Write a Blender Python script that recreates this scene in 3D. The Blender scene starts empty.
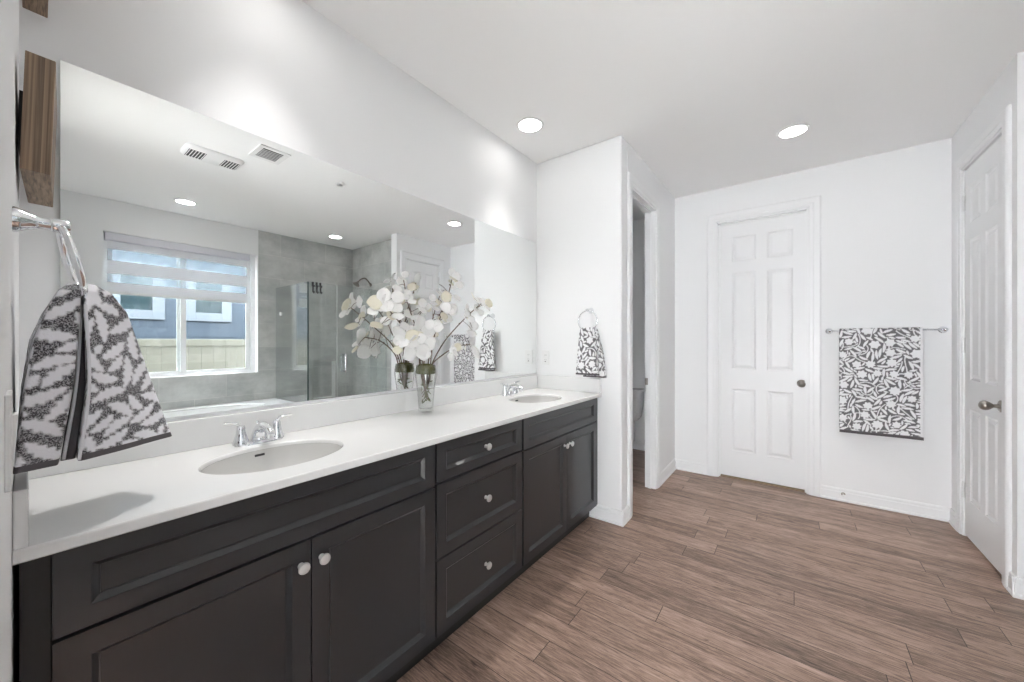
import bpy, math, random
import numpy as np
from mathutils import Vector, Matrix

# ------------------------------------------------------------------ camera, sky, exposure
S = bpy.context.scene
C = bpy.context.scene.collection
YAW = 0.648
cam_data = bpy.data.cameras.new('camera')
cam_data.sensor_width = 36.0
cam_data.lens = 371.585 * 36.0 / 1024.0
cam_data.shift_y = 0.66 / 1024.0
cam_data.clip_start = 0.02
cam = bpy.data.objects.new('camera', cam_data)
cam.location = (0.0, -1.67, 1.286)
cam.rotation_euler = (math.pi / 2, 0, YAW - math.pi / 2)
C.objects.link(cam)
S.camera = cam

world = bpy.data.worlds.new('daylight')
S.world = world
world.use_nodes = True
wn = world.node_tree.nodes
wn['Background'].inputs['Color'].default_value = (0.95, 0.975, 1.0, 1)
wn['Background'].inputs['Strength'].default_value = 13.0

LAMP = 1.4             # watts of every ceiling downlight
LENS = 12.0             # glow of its lens

S.view_settings.view_transform = 'Standard'
S.view_settings.look = 'None'
S.view_settings.gamma = 1.0
S.view_settings.use_curve_mapping = False
S.view_settings.exposure = 0.79
S.cycles.max_bounces = 14
S.cycles.diffuse_bounces = 6
S.cycles.glossy_bounces = 6
S.cycles.transmission_bounces = 8
S.cycles.transparent_max_bounces = 16

# ------------------------------------------------------------------ helpers
R = math.radians


def lin(r, g, b):
    def f(c):
        c /= 255.0
        return c / 12.92 if c <= 0.04045 else ((c + 0.055) / 1.055) ** 2.4
    return (f(r), f(g), f(b), 1.0)


class MB:
    """collects faces; build() links them as ONE mesh object"""
    def __init__(s):
        s.v, s.f, s.m = [], [], []

    def add(s, verts, faces, mi=0):
        o = len(s.v)
        s.v += [tuple(p) for p in verts]
        s.f += [tuple(i + o for i in f) for f in faces]
        s.m += [mi] * len(faces)
        return s

    def box(s, x0, x1, y0, y1, z0, z1, mi=0):
        x0, x1 = min(x0, x1), max(x0, x1)
        y0, y1 = min(y0, y1), max(y0, y1)
        z0, z1 = min(z0, z1), max(z0, z1)
        return s.add([(x0, y0, z0), (x1, y0, z0), (x1, y1, z0), (x0, y1, z0),
                      (x0, y0, z1), (x1, y0, z1), (x1, y1, z1), (x0, y1, z1)],
                     [(0, 3, 2, 1), (4, 5, 6, 7), (0, 1, 5, 4), (1, 2, 6, 5), (2, 3, 7, 6), (3, 0, 4, 7)], mi)

    def loops(s, rings, closed=True, cap0=True, cap1=True, mi=0):
        """skin successive rings of equal length"""
        n = len(rings[0])
        vs = [p for r in rings for p in r]
        fs = []
        for i in range(len(rings) - 1):
            for j in range(n if closed else n - 1):
                k = (j + 1) % n
                fs.append((i * n + j, i * n + k, (i + 1) * n + k, (i + 1) * n + j))
        if cap0:
            fs.append(tuple(range(n - 1, -1, -1)))
        if cap1:
            fs.append(tuple((len(rings) - 1) * n + j for j in range(n)))
        return s.add(vs, fs, mi)

    def lathe(s, prof, seg=32, M=None, cap0=True, cap1=True, mi=0):
        M = M or Matrix()
        rings = []
        for r, z in prof:
            rings.append([tuple(M @ Vector((r * math.cos(2 * math.pi * j / seg), r * math.sin(2 * math.pi * j / seg), z))) for j in range(seg)])
        return s.loops(rings, True, cap0, cap1, mi)

    def tube(s, pts, rad, seg=10, mi=0, closed=False):
        pts = [Vector(p) for p in pts]
        n = len(pts)
        if not hasattr(rad, '__len__'):
            rad = [rad] * n
        rings = []
        up = None
        for i in range(n):
            if closed:
                t = pts[(i + 1) % n] - pts[i - 1]
            else:
                t = pts[min(i + 1, n - 1)] - pts[max(i - 1, 0)]
            t.normalize()
            if up is None:
                up = t.orthogonal().normalized()
            up = (up - t * up.dot(t)).normalized()
            w = t.cross(up)
            rings.append([tuple(pts[i] + (up * math.cos(2 * math.pi * j / seg) + w * math.sin(2 * math.pi * j / seg)) * rad[i]) for j in range(seg)])
        if closed:
            o = len(rings)
            vs = [p for r in rings for p in r]
            fs = [(i * seg + j, i * seg + (j + 1) % seg, ((i + 1) % o) * seg + (j + 1) % seg, ((i + 1) % o) * seg + j) for i in range(o) for j in range(seg)]
            return s.add(vs, fs, mi)
        return s.loops(rings, True, True, True, mi)

    def build(s, name, mats, parent=None, smooth=False, bevel=0, seg=2, world=True, fix=True):
        me = bpy.data.meshes.new(name)
        vs = s.v
        if parent is not None and world:
            L = parent['_loc'] if '_loc' in parent.keys() else parent.location
            vs = [(p[0] - L[0], p[1] - L[1], p[2] - L[2]) for p in vs]
        me.from_pydata(vs, [], s.f)
        if not isinstance(mats, (list, tuple)):
            mats = [mats]
        for m in mats:
            me.materials.append(m)
        me.polygons.foreach_set('material_index', s.m)
        if fix:
            import bmesh
            bm = bmesh.new()
            bm.from_mesh(me)
            bmesh.ops.recalc_face_normals(bm, faces=bm.faces)
            bm.to_mesh(me)
            bm.free()
        if smooth:
            me.polygons.foreach_set('use_smooth', [True] * len(me.polygons))
        me.update()
        o = bpy.data.objects.new(name, me)
        C.objects.link(o)
        if parent is not None:
            o.parent = parent
        if bevel:
            b = o.modifiers.new('bevel', 'BEVEL')
            b.width = bevel
            b.segments = seg
            b.limit_method = 'ANGLE'
            b.angle_limit = R(40)
        if smooth == 'auto':
            try:
                me.set_sharp_from_angle(angle=R(40))
            except Exception:
                pass
        return o


def tag(o, label, cat, group=None, kind=None):
    o['label'] = label
    o['category'] = cat
    if group:
        o['group'] = group
    if kind:
        o['kind'] = kind
    return o


def struct(o):
    o['kind'] = 'structure'
    return o


def thing(name, label, cat, loc, group=None, rz=0.0):
    o = bpy.data.objects.new(name, None)
    o.empty_display_size = 0.05
    C.objects.link(o)
    o.location = loc
    o.rotation_euler = (0, 0, rz)
    return tag(o, label, cat, group)


def copy_tree(o, loc, label, rz=None):
    r = o.copy()
    C.objects.link(r)
    r.location = loc
    if rz is not None:
        r.rotation_euler = (0, 0, rz)
    r['label'] = label
    for ch in list(o.children):
        c = ch.copy()
        C.objects.link(c)
        c.parent = r
        for g in list(ch.children):
            d = g.copy()
            C.objects.link(d)
            d.parent = c
    return r


def bez(p0, p1, p2, n):
    p0, p1, p2 = Vector(p0), Vector(p1), Vector(p2)
    return [p0 * (1 - t) ** 2 + p1 * 2 * t * (1 - t) + p2 * t * t for t in [i / (n - 1) for i in range(n)]]


def smooth_path(pts, n):
    """Catmull-Rom through pts"""
    P = [Vector(p) for p in pts]
    P = [P[0] * 2 - P[1]] + P + [P[-1] * 2 - P[-2]]
    out = []
    m = len(P) - 3
    for i in range(n):
        u = i / (n - 1) * m
        k = min(int(u), m - 1)
        t = u - k
        a, b, c, d = P[k:k + 4]
        out.append(0.5 * ((2 * b) + (c - a) * t + (2 * a - 5 * b + 4 * c - d) * t * t + (3 * b - a - 3 * c + d) * t ** 3))
    return out


# ------------------------------------------------------------------ materials
def new_mat(name):
    m = bpy.data.materials.new(name)
    m.use_nodes = True
    return m, m.node_tree.nodes, m.node_tree.links, m.node_tree.nodes['Principled BSDF']


def plain(name, col, rough=0.5, metal=0.0, noise=0.0, nscale=8.0, bump=0.0, bscale=200.0, spec=0.5, coat=0.0):
    m, n, l, b = new_mat(name)
    b.inputs['Base Color'].default_value = col
    b.inputs['Roughness'].default_value = rough
    b.inputs['Metallic'].default_value = metal
    b.inputs['Specular IOR Level'].default_value = spec
    b.inputs['Coat Weight'].default_value = coat
    tc = n.new('ShaderNodeTexCoord')
    if noise:
        t = n.new('ShaderNodeTexNoise')
        t.inputs['Scale'].default_value = nscale
        t.inputs['Detail'].default_value = 5
        l.new(tc.outputs['Object'], t.inputs['Vector'])
        mx = n.new('ShaderNodeMix')
        mx.data_type = 'RGBA'
        mx.inputs['A'].default_value = tuple(c * (1 - noise) for c in col[:3]) + (1,)
        mx.inputs['B'].default_value = tuple(min(1, c * (1 + noise)) for c in col[:3]) + (1,)
        l.new(t.outputs['Fac'], mx.inputs['Factor'])
        l.new(mx.outputs['Result'], b.inputs['Base Color'])
    if bump:
        t2 = n.new('ShaderNodeTexNoise')
        t2.inputs['Scale'].default_value = bscale
        t2.inputs['Detail'].default_value = 3
        l.new(tc.outputs['Object'], t2.inputs['Vector'])
        bp = n.new('ShaderNodeBump')
        bp.inputs['Strength'].default_value = bump
        bp.inputs['Distance'].default_value = 0.002
        l.new(t2.outputs['Fac'], bp.inputs['Height'])
        l.new(bp.outputs['Normal'], b.inputs['Normal'])
    return m


def math_node(n, l, op, a, b=None, clamp=False):
    x = n.new('ShaderNodeMath')
    x.operation = op
    x.use_clamp = clamp
    for i, v in enumerate((a, b)):
        if v is None:
            continue
        if isinstance(v, (int, float)):
            x.inputs[i].default_value = v
        else:
            l.new(v, x.inputs[i])
    return x.outputs[0]


def thin_glass(name, tint, refl=1.0, rough=0.0):
    m, n, l, b = new_mat(name)
    n.remove(b)
    out = n['Material Output']
    tr = n.new('ShaderNodeBsdfTransparent')
    tr.inputs['Color'].default_value = tint
    gl = n.new('ShaderNodeBsdfGlossy')
    gl.inputs['Roughness'].default_value = rough
    fr = n.new('ShaderNodeLayerWeight')
    fr.inputs['Blend'].default_value = 0.5
    fac = math_node(n, l, 'POWER', fr.outputs['Facing'], 5.0)
    fac = math_node(n, l, 'ADD', math_node(n, l, 'MULTIPLY', fac, 0.96), 0.04)
    fac = math_node(n, l, 'MULTIPLY', fac, refl, True)
    mx = n.new('ShaderNodeMixShader')
    l.new(fac, mx.inputs['Fac'])
    l.new(tr.outputs[0], mx.inputs[1])
    l.new(gl.outputs[0], mx.inputs[2])
    l.new(mx.outputs[0], out.inputs['Surface'])
    return m


def floor_mat():
    m, n, l, b = new_mat('wood_plank_floor')
    tc = n.new('ShaderNodeTexCoord')
    sp = n.new('ShaderNodeSeparateXYZ')
    l.new(tc.outputs['Object'], sp.inputs[0])
    X, Y = sp.outputs[0], sp.outputs[1]
    px = math_node(n, l, 'DIVIDE', math_node(n, l, 'ADD', X, 10 * 0.129 - 1.758), 0.129)
    row = math_node(n, l, 'FLOOR', px)
    fx = math_node(n, l, 'FRACT', px)
    w1 = n.new('ShaderNodeTexWhiteNoise')
    w1.noise_dimensions = '1D'
    l.new(row, w1.inputs['W'])
    py = math_node(n, l, 'ADD', math_node(n, l, 'DIVIDE', Y, 1.12), math_node(n, l, 'MULTIPLY', w1.outputs['Value'], 7.3))
    colm = math_node(n, l, 'FLOOR', py)
    fy = math_node(n, l, 'FRACT', py)
    cb = n.new('ShaderNodeCombineXYZ')
    l.new(row, cb.inputs[0])
    l.new(colm, cb.inputs[1])
    w2 = n.new('ShaderNodeTexWhiteNoise')
    w2.noise_dimensions = '3D'
    l.new(cb.outputs[0], w2.inputs['Vector'])
    # grain
    off = n.new('ShaderNodeVectorMath')
    off.operation = 'MULTIPLY'
    l.new(w2.outputs['Color'], off.inputs[0])
    off.inputs[1].default_value = (20, 20, 20)
    ad = n.new('ShaderNodeVectorMath')
    ad.operation = 'ADD'
    l.new(tc.outputs['Object'], ad.inputs[0])
    l.new(off.outputs[0], ad.inputs[1])

    def noise(sx, sy, sc, det, rough=0.6, dist=0.0):
        mp = n.new('ShaderNodeMapping')
        mp.inputs['Scale'].default_value = (sx, sy, 1)
        l.new(ad.outputs[0], mp.inputs[0])
        t = n.new('ShaderNodeTexNoise')
        t.inputs['Scale'].default_value = sc
        t.inputs['Detail'].default_value = det
        t.inputs['Roughness'].default_value = rough
        t.inputs['Distortion'].default_value = dist
        l.new(mp.outputs[0], t.inputs['Vector'])
        return t.outputs['Fac']
    fine = noise(70, 5.0, 2.2, 8, 0.78, 0.5)
    broad = noise(12, 1.6, 1.4, 4, 0.6, 1.0)
    knot = noise(14, 5, 1.7, 2, 0.5, 0.3)
    v = math_node(n, l, 'ADD', math_node(n, l, 'MULTIPLY', fine, 0.78), math_node(n, l, 'MULTIPLY', broad, 0.34))
    v = math_node(n, l, 'ADD', v, math_node(n, l, 'MULTIPLY', math_node(n, l, 'SUBTRACT', w2.outputs['Value'], 0.5), 0.10))
    cr = n.new('ShaderNodeValToRGB')
    e = cr.color_ramp.elements
    e[0].position, e[0].color = 0.36, lin(62, 49, 43)
    e[1].position, e[1].color = 0.82, lin(212, 186, 170)
    x = e.new(0.50); x.color = lin(123, 101, 89)
    x = e.new(0.63); x.color = lin(170, 142, 127)
    l.new(v, cr.inputs[0])
    # knots
    kr = n.new('ShaderNodeValToRGB')
    kr.color_ramp.elements[0].position = 0.70
    kr.color_ramp.elements[0].color = (0, 0, 0, 1)
    kr.color_ramp.elements[1].position = 0.78
    kr.color_ramp.elements[1].color = (1, 1, 1, 1)
    l.new(knot, kr.inputs[0])
    mk = n.new('ShaderNodeMix')
    mk.data_type = 'RGBA'
    l.new(math_node(n, l, 'MULTIPLY', kr.outputs[0], 0.75), mk.inputs['Factor'])
    l.new(cr.outputs[0], mk.inputs['A'])
    mk.inputs['B'].default_value = lin(52, 36, 28)
    # seams
    gx = math_node(n, l, 'LESS_THAN', math_node(n, l, 'ABSOLUTE', math_node(n, l, 'SUBTRACT', fx, 0.5)), 0.489)
    gy = math_node(n, l, 'LESS_THAN', math_node(n, l, 'ABSOLUTE', math_node(n, l, 'SUBTRACT', fy, 0.5)), 0.4986)
    g = math_node(n, l, 'MULTIPLY', gx, gy)
    ms = n.new('ShaderNodeMix')
    ms.data_type = 'RGBA'
    l.new(g, ms.inputs['Factor'])
    ms.inputs['A'].default_value = lin(60, 47, 41)
    l.new(mk.outputs['Result'], ms.inputs['B'])
    l.new(ms.outputs['Result'], b.inputs['Base Color'])
    b.inputs['Roughness'].default_value = 0.42
    b.inputs['Specular IOR Level'].default_value = 0.4
    bp = n.new('ShaderNodeBump')
    bp.inputs['Strength'].default_value = 0.25
    bp.inputs['Distance'].default_value = 0.002
    l.new(math_node(n, l, 'ADD', math_node(n, l, 'MULTIPLY', fine, 0.5), g), bp.inputs['Height'])
    l.new(bp.outputs['Normal'], b.inputs['Normal'])
    return m


def tile_mat(name, axis):
    m, n, l, b = new_mat(name)
    tc = n.new('ShaderNodeTexCoord')
    sp = n.new('ShaderNodeSeparateXYZ')
    l.new(tc.outputs['Object'], sp.inputs[0])
    cb = n.new('ShaderNodeCombineXYZ')
    l.new(sp.outputs[0 if axis == 'x' else 1], cb.inputs[0])
    l.new(sp.outputs[2], cb.inputs[1])
    br = n.new('ShaderNodeTexBrick')
    br.offset = 0.5
    br.inputs['Scale'].default_value = 1.0
    br.inputs['Brick Width'].default_value = 0.61
    br.inputs['Row Height'].default_value = 0.305
    br.inputs['Mortar Size'].default_value = 0.003
    br.inputs['Mortar Smooth'].default_value = 0.1
    br.inputs['Bias'].default_value = 0.0
    br.inputs['Color1'].default_value = lin(190, 192, 191)
    br.inputs['Color2'].default_value = lin(203, 204, 202)
    br.inputs['Mortar'].default_value = lin(216, 215, 212)
    l.new(cb.outputs[0], br.inputs['Vector'])
    t = n.new('ShaderNodeTexNoise')
    t.inputs['Scale'].default_value = 2.6
    t.inputs['Detail'].default_value = 9
    t.inputs['Roughness'].default_value = 0.66
    t.inputs['Distortion'].default_value = 0.15
    mp = n.new('ShaderNodeMapping')
    mp.inputs['Scale'].default_value = (1, 1, 1.4)
    l.new(tc.outputs['Object'], mp.inputs[0])
    l.new(mp.outputs[0], t.inputs['Vector'])
    cr = n.new('ShaderNodeValToRGB')
    cr.color_ramp.elements[0].position = 0.3
    cr.color_ramp.elements[0].color = (0.66, 0.665, 0.67, 1)
    cr.color_ramp.elements[1].position = 0.72
    cr.color_ramp.elements[1].color = (1.18, 1.18, 1.17, 1)
    l.new(t.outputs['Fac'], cr.inputs[0])
    mx = n.new('ShaderNodeMix')
    mx.data_type = 'RGBA'
    mx.blend_type = 'MULTIPLY'
    mx.inputs['Factor'].default_value = 1.0
    l.new(br.outputs['Color'], mx.inputs['A'])
    l.new(cr.outputs[0], mx.inputs['B'])
    l.new(mx.outputs['Result'], b.inputs['Base Color'])
    b.inputs['Roughness'].default_value = 0.38
    return m


def wood_mat(name, c0, c1, axis_scale):
    m, n, l, b = new_mat(name)
    tc = n.new('ShaderNodeTexCoord')
    mp = n.new('ShaderNodeMapping')
    mp.inputs['Scale'].default_value = axis_scale
    l.new(tc.outputs['Object'], mp.inputs[0])
    t = n.new('ShaderNodeTexNoise')
    t.inputs['Scale'].default_value = 3
    t.inputs['Detail'].default_value = 5
    t.inputs['Distortion'].default_value = 0.5
    l.new(mp.outputs[0], t.inputs['Vector'])
    cr = n.new('ShaderNodeValToRGB')
    cr.color_ramp.elements[0].position = 0.35
    cr.color_ramp.elements[0].color = c0
    cr.color_ramp.elements[1].position = 0.65
    cr.color_ramp.elements[1].color = c1
    l.new(t.outputs['Fac'], cr.inputs[0])
    l.new(cr.outputs[0], b.inputs['Base Color'])
    b.inputs['Roughness'].default_value = 0.5
    return m


def towel_mat(name, ground, motif, weave=0.0, wscale=350.0):
    """motif / ground chosen by the woven 'pattern' attribute of the cloth"""
    m, n, l, b = new_mat(name)
    at = n.new('ShaderNodeAttribute')
    at.attribute_name = 'pattern'
    tc = n.new('ShaderNodeTexCoord')
    t = n.new('ShaderNodeTexNoise')
    t.inputs['Scale'].default_value = wscale
    t.inputs['Detail'].default_value = 2
    l.new(tc.outputs['Object'], t.inputs['Vector'])
    gr = n.new('ShaderNodeMix')
    gr.data_type = 'RGBA'
    gr.inputs['A'].default_value = ground
    gr.inputs['B'].default_value = tuple(g + (q - g) * weave for g, q in zip(ground, motif))
    st = n.new('ShaderNodeValToRGB')
    st.color_ramp.elements[0].position = 0.46
    st.color_ramp.elements[1].position = 0.58
    l.new(t.outputs['Fac'], st.inputs[0])
    l.new(st.outputs[0], gr.inputs['Factor'])
    mx = n.new('ShaderNodeMix')
    mx.data_type = 'RGBA'
    l.new(at.outputs['Fac'], mx.inputs['Factor'])
    l.new(gr.outputs['Result'], mx.inputs['A'])
    mx.inputs['B'].default_value = motif
    l.new(mx.outputs['Result'], b.inputs['Base Color'])
    b.inputs['Roughness'].default_value = 0.95
    b.inputs['Specular IOR Level'].default_value = 0.1
    b.inputs['Sheen Weight'].default_value = 0.2
    bp = n.new('ShaderNodeBump')
    bp.inputs['Strength'].default_value = 0.6
    bp.inputs['Distance'].default_value = 0.003
    t3 = n.new('ShaderNodeTexNoise')
    t3.inputs['Scale'].default_value = 260
    l.new(tc.outputs['Object'], t3.inputs['Vector'])
    ad = math_node(n, l, 'ADD', math_node(n, l, 'MULTIPLY', at.outputs['Fac'], 0.9), math_node(n, l, 'MULTIPLY', t3.outputs['Fac'], 0.6))
    l.new(ad, bp.inputs['Height'])
    l.new(bp.outputs['Normal'], b.inputs['Normal'])
    return m


def emit(name, col, strength):
    m, n, l, b = new_mat(name)
    b.inputs['Base Color'].default_value = (0.9, 0.9, 0.9, 1)
    b.inputs['Emission Color'].default_value = col
    b.inputs['Emission Strength'].default_value = strength
    return m


M_wall = plain('white_wall_paint', (0.845, 0.85, 0.857, 1), 0.75, bump=0.10, bscale=130, spec=0.25)
M_ceil = plain('white_ceiling_paint', (0.93, 0.93, 0.93, 1), 0.85, bump=0.06, bscale=110, spec=0.2)
M_trim = plain('white_trim_enamel', (0.84, 0.845, 0.855, 1), 0.35, noise=0.015, nscale=3)
M_door = plain('white_door_enamel', (0.82, 0.825, 0.835, 1), 0.40, noise=0.015, nscale=3)
M_floor = floor_mat()
M_tilex = tile_mat('grey_stone_tile_long_wall', 'x')
M_tiley = tile_mat('grey_stone_tile_side_wall', 'y')
M_cab = plain('charcoal_cabinet_finish', lin(44, 46, 49), 0.30, noise=0.10, nscale=7, spec=0.5, coat=0.25)
M_cabdark = plain('near_black_cabinet_box', lin(34, 33, 33), 0.5, noise=0.1, nscale=6)  # darker than the door finish; carcass, toe kick, wall filler
M_counter = plain('white_cultured_marble', (0.79, 0.79, 0.785, 1), 0.16, noise=0.03, nscale=4, spec=0.5)
M_basin = plain('off_white_basin', (0.62, 0.615, 0.60, 1), 0.18, noise=0.02, nscale=4)
M_chrome = plain('polished_chrome', (0.82, 0.83, 0.85, 1), 0.08, 1.0, noise=0.02, nscale=10)
M_nickel = plain('brushed_nickel', lin(222, 222, 222), 0.38, 0.65, noise=0.05, nscale=30)
M_bronze = plain('antique_pewter', lin(158, 152, 145), 0.28, 1.0, noise=0.08, nscale=30)
M_black = plain('matte_black_metal', lin(30, 30, 31), 0.45, noise=0.1, nscale=20)
M_plastic = plain('white_plastic', (0.82, 0.82, 0.82, 1), 0.35, noise=0.01, nscale=5)
M_darkslot = plain('hole_shade_and_button_grey', lin(58, 58, 60), 0.7, noise=0.1, nscale=20)  # shade inside holes put into the colour; also colours the reset button
M_porc = plain('white_porcelain', (0.82, 0.82, 0.82, 1), 0.12, noise=0.01, nscale=5)
M_mirror = plain('silvered_mirror', (0.90, 0.915, 0.91, 1), 0.0, 1.0)
M_mirroredge = plain('mirror_glass_edge', lin(150, 160, 160), 0.2, noise=0.03)
M_pane = thin_glass('window_pane_glass', (0.96, 0.98, 0.98, 1), 0.8)
M_shower = thin_glass('clear_shower_glass', (0.945, 0.965, 0.96, 1), 2.0)
M_vase = thin_glass('clear_vase_glass', (0.975, 0.98, 0.975, 1), 1.5, 0.06)
M_artwood = wood_mat('striped_brown_wood', lin(92, 74, 58), lin(158, 134, 110), (60, 5, 0.8))
M_lens = emit('lit_lamp_lens', (1.0, 0.975, 0.94, 1), LENS)
M_moss = plain('green_moss', lin(78, 78, 26), 0.9, noise=0.6, nscale=70, bump=0.8, bscale=90)
M_stem = plain('brown_twig', lin(104, 88, 74), 0.7, noise=0.25, nscale=60)
M_leafy = plain('olive_leaf', lin(92, 96, 58), 0.6, noise=0.2, nscale=40)
M_hem = plain('dark_grey_hem', lin(92, 89, 92), 0.9, noise=0.1, nscale=60)
M_hemwhite = plain('white_hem', lin(222, 222, 226), 0.9, noise=0.05, nscale=60)
M_towelA = towel_mat('grey_leaf_terry', lin(72, 70, 74), lin(238, 238, 243), 0.42, 420)
M_towelB = towel_mat('grey_floral_terry', lin(106, 104, 107), lin(236, 236, 238), 0.06, 300)


def petal_mat(name, col, through=0.32):
    m, n, l, b = new_mat(name)
    b.inputs['Base Color'].default_value = col
    b.inputs['Roughness'].default_value = 0.7
    b.inputs['Subsurface Weight'].default_value = 0.0
    out = n['Material Output']
    tl = n.new('ShaderNodeBsdfTranslucent')
    tl.inputs['Color'].default_value = col
    t = n.new('ShaderNodeTexNoise')
    t.inputs['Scale'].default_value = 60
    bp = n.new('ShaderNodeBump')
    bp.inputs['Strength'].default_value = 0.3
    bp.inputs['Distance'].default_value = 0.002
    l.new(t.outputs['Fac'], bp.inputs['Height'])
    l.new(bp.outputs['Normal'], b.inputs['Normal'])
    mx = n.new('ShaderNodeMixShader')
    mx.inputs['Fac'].default_value = through
    l.new(b.outputs[0], mx.inputs[1])
    l.new(tl.outputs[0], mx.inputs[2])
    l.new(mx.outputs[0], out.inputs['Surface'])
    return m


M_petal = petal_mat('white_silk_petal', (0.97, 0.968, 0.96, 1))
M_petalcream = petal_mat('cream_silk_petal', (0.88, 0.85, 0.74, 1))


def sheer_mat():
    m, n, l, b = new_mat('sheer_blind_fabric')
    n.remove(b)
    out = n['Material Output']
    tr = n.new('ShaderNodeBsdfTransparent')
    df = n.new('ShaderNodeBsdfTranslucent')
    df.inputs['Color'].default_value = (0.30, 0.34, 0.37, 1)
    tc = n.new('ShaderNodeTexCoord')
    w = n.new('ShaderNodeTexNoise')
    w.inputs['Scale'].default_value = 400
    l.new(tc.outputs['Object'], w.inputs['Vector'])
    mx = n.new('ShaderNodeMixShader')
    l.new(math_node(n, l, 'ADD', math_node(n, l, 'MULTIPLY', w.outputs['Fac'], 0.2), 0.25), mx.inputs['Fac'])
    l.new(tr.outputs[0], mx.inputs[1])
    l.new(df.outputs[0], mx.inputs[2])
    l.new(mx.outputs[0], out.inputs['Surface'])
    return m


M_sheer = sheer_mat()
M_blind = petal_mat('pale_grey_blind_fabric', (0.80, 0.80, 0.82, 1), 0.30)
M_valance = plain('grey_blind_cassette', lin(216, 216, 224), 0.6, noise=0.02, nscale=20)

# ------------------------------------------------------------------ the room shell
H = 2.74
XE, XF = 2.54, 4.006            # end wall of the vanity, far wall
YT, YR, YW = -0.71, -2.57, -3.91  # toilet wall, right wall, window wall
XL = -0.01                      # left wall
XS = 3.17                       # tiled shower side wall


def grid_wall(name, a_cuts, z_cuts, solid, thick, to_world, mats, mat_of=None, bevel=0):
    """wall slab with rectangular openings; a = along the wall, z = up, d = depth behind the face"""
    mb = MB()
    na, nz = len(a_cuts) - 1, len(z_cuts) - 1

    def is_solid(i, j):
        return 0 <= i < na and 0 <= j < nz and solid(0.5 * (a_cuts[i] + a_cuts[i + 1]), 0.5 * (z_cuts[j] + z_cuts[j + 1]))
    for i in range(na):
        for j in range(nz):
            if not is_solid(i, j):
                continue
            a0, a1, z0, z1 = a_cuts[i], a_cuts[i + 1], z_cuts[j], z_cuts[j + 1]
            mi = mat_of(0.5 * (a0 + a1), 0.5 * (z0 + z1)) if mat_of else 0
            mb.add([to_world(*p) for p in ((a0, z0, 0), (a1, z0, 0), (a1, z1, 0), (a0, z1, 0))], [(0, 1, 2, 3)], mi)
            mb.add([to_world(*p) for p in ((a0, z0, thick), (a1, z0, thick), (a1, z1, thick), (a0, z1, thick))], [(0, 1, 2, 3)], 0)
            for di, dj, e in ((-1, 0, ((a0, z0), (a0, z1))), (1, 0, ((a1, z0), (a1, z1))), (0, -1, ((a0, z0), (a1, z0))), (0, 1, ((a0, z1), (a1, z1)))):
                if not is_solid(i + di, j + dj):
                    (pa, pz), (qa, qz) = e
                    mb.add([to_world(*p) for p in ((pa, pz, 0), (qa, qz, 0), (qa, qz, thick), (pa, pz, thick))], [(0, 1, 2, 3)], 0)
    o = mb.build(name, mats, bevel=0, fix=False)
    import bmesh
    bm = bmesh.new()
    bm.from_mesh(o.data)
    bmesh.ops.remove_doubles(bm, verts=bm.verts, dist=1e-5)
    bmesh.ops.recalc_face_normals(bm, faces=bm.faces)
    bm.to_mesh(o.data)
    bm.free()
    return struct(o)


struct(MB().box(XL - 0.12, 4.75, -4.03, 1.1, -0.12, 0.0).build('floor', M_floor))
struct(MB().box(-3.6, XL - 0.12, -4.03, 1.1, -0.12, 0.0).build('floor_added_bounce', plain('pale_bounce_floor', lin(228, 225, 219), 0.95, noise=0.03, nscale=50)))  # added pale floor, bounces daylight through the doorway onto the ceiling
struct(MB().box(-3.6, 4.75, -4.03, 1.1, H, H + 0.12).build('ceiling', M_ceil))  # runs on over the added room to block sky from above
struct(MB().box(-0.13, XE, 0.0, 0.12, 0, H).build('wall_back', M_wall))
struct(MB().box(XE, XE + 0.12, YT, 1.0, 0, H).build('wall_end', M_wall, bevel=0.012, seg=3))
D3A, D3B, DH = 2.736, 3.350, 2.44
grid_wall('wall_toilet', [XE + 0.12, D3A, D3B, XF + 0.12, 4.57], [0, DH, H], lambda a, z: not (D3A < a < D3B and z < DH), 0.085,
          lambda a, z, d: (a, YT + d, z), [M_wall])
D1A, D1B, D1H = 1.087, 1.775, 2.42
grid_wall('wall_far', [0.71, D1A, D1B, 2.69], [0, D1H, H], lambda a, z: not (D1A < a < D1B and z < D1H), 0.12,
          lambda a, z, d: (XF + d, -a, z), [M_wall])
D2A, D2B, D2H = 3.167, 3.79, 2.435
grid_wall('wall_right', [3.03, D2A, D2B, XF], [0, D2H, H], lambda a, z: not (D2A < a < D2B and z < D2H), 0.12,
          lambda a, z, d: (a, YR - d, z), [M_wall])
struct(MB().box(XS, XS + 0.12, YW, YR - 0.12, 0, H).build('wall_shower', M_tiley))
W1A, W1B, W1Z0, W1Z1 = 0.50, 1.858, 0.885, 2.41
N1A, N1B, N1Z0, N1Z1 = 2.567, 2.893, 0.45, 0.99
XT = 1.869


def win_solid(a, z):
    if W1A < a < W1B and W1Z0 < z < W1Z1:
        return False
    return not (N1A < a < N1B and N1Z0 < z < N1Z1)


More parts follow.
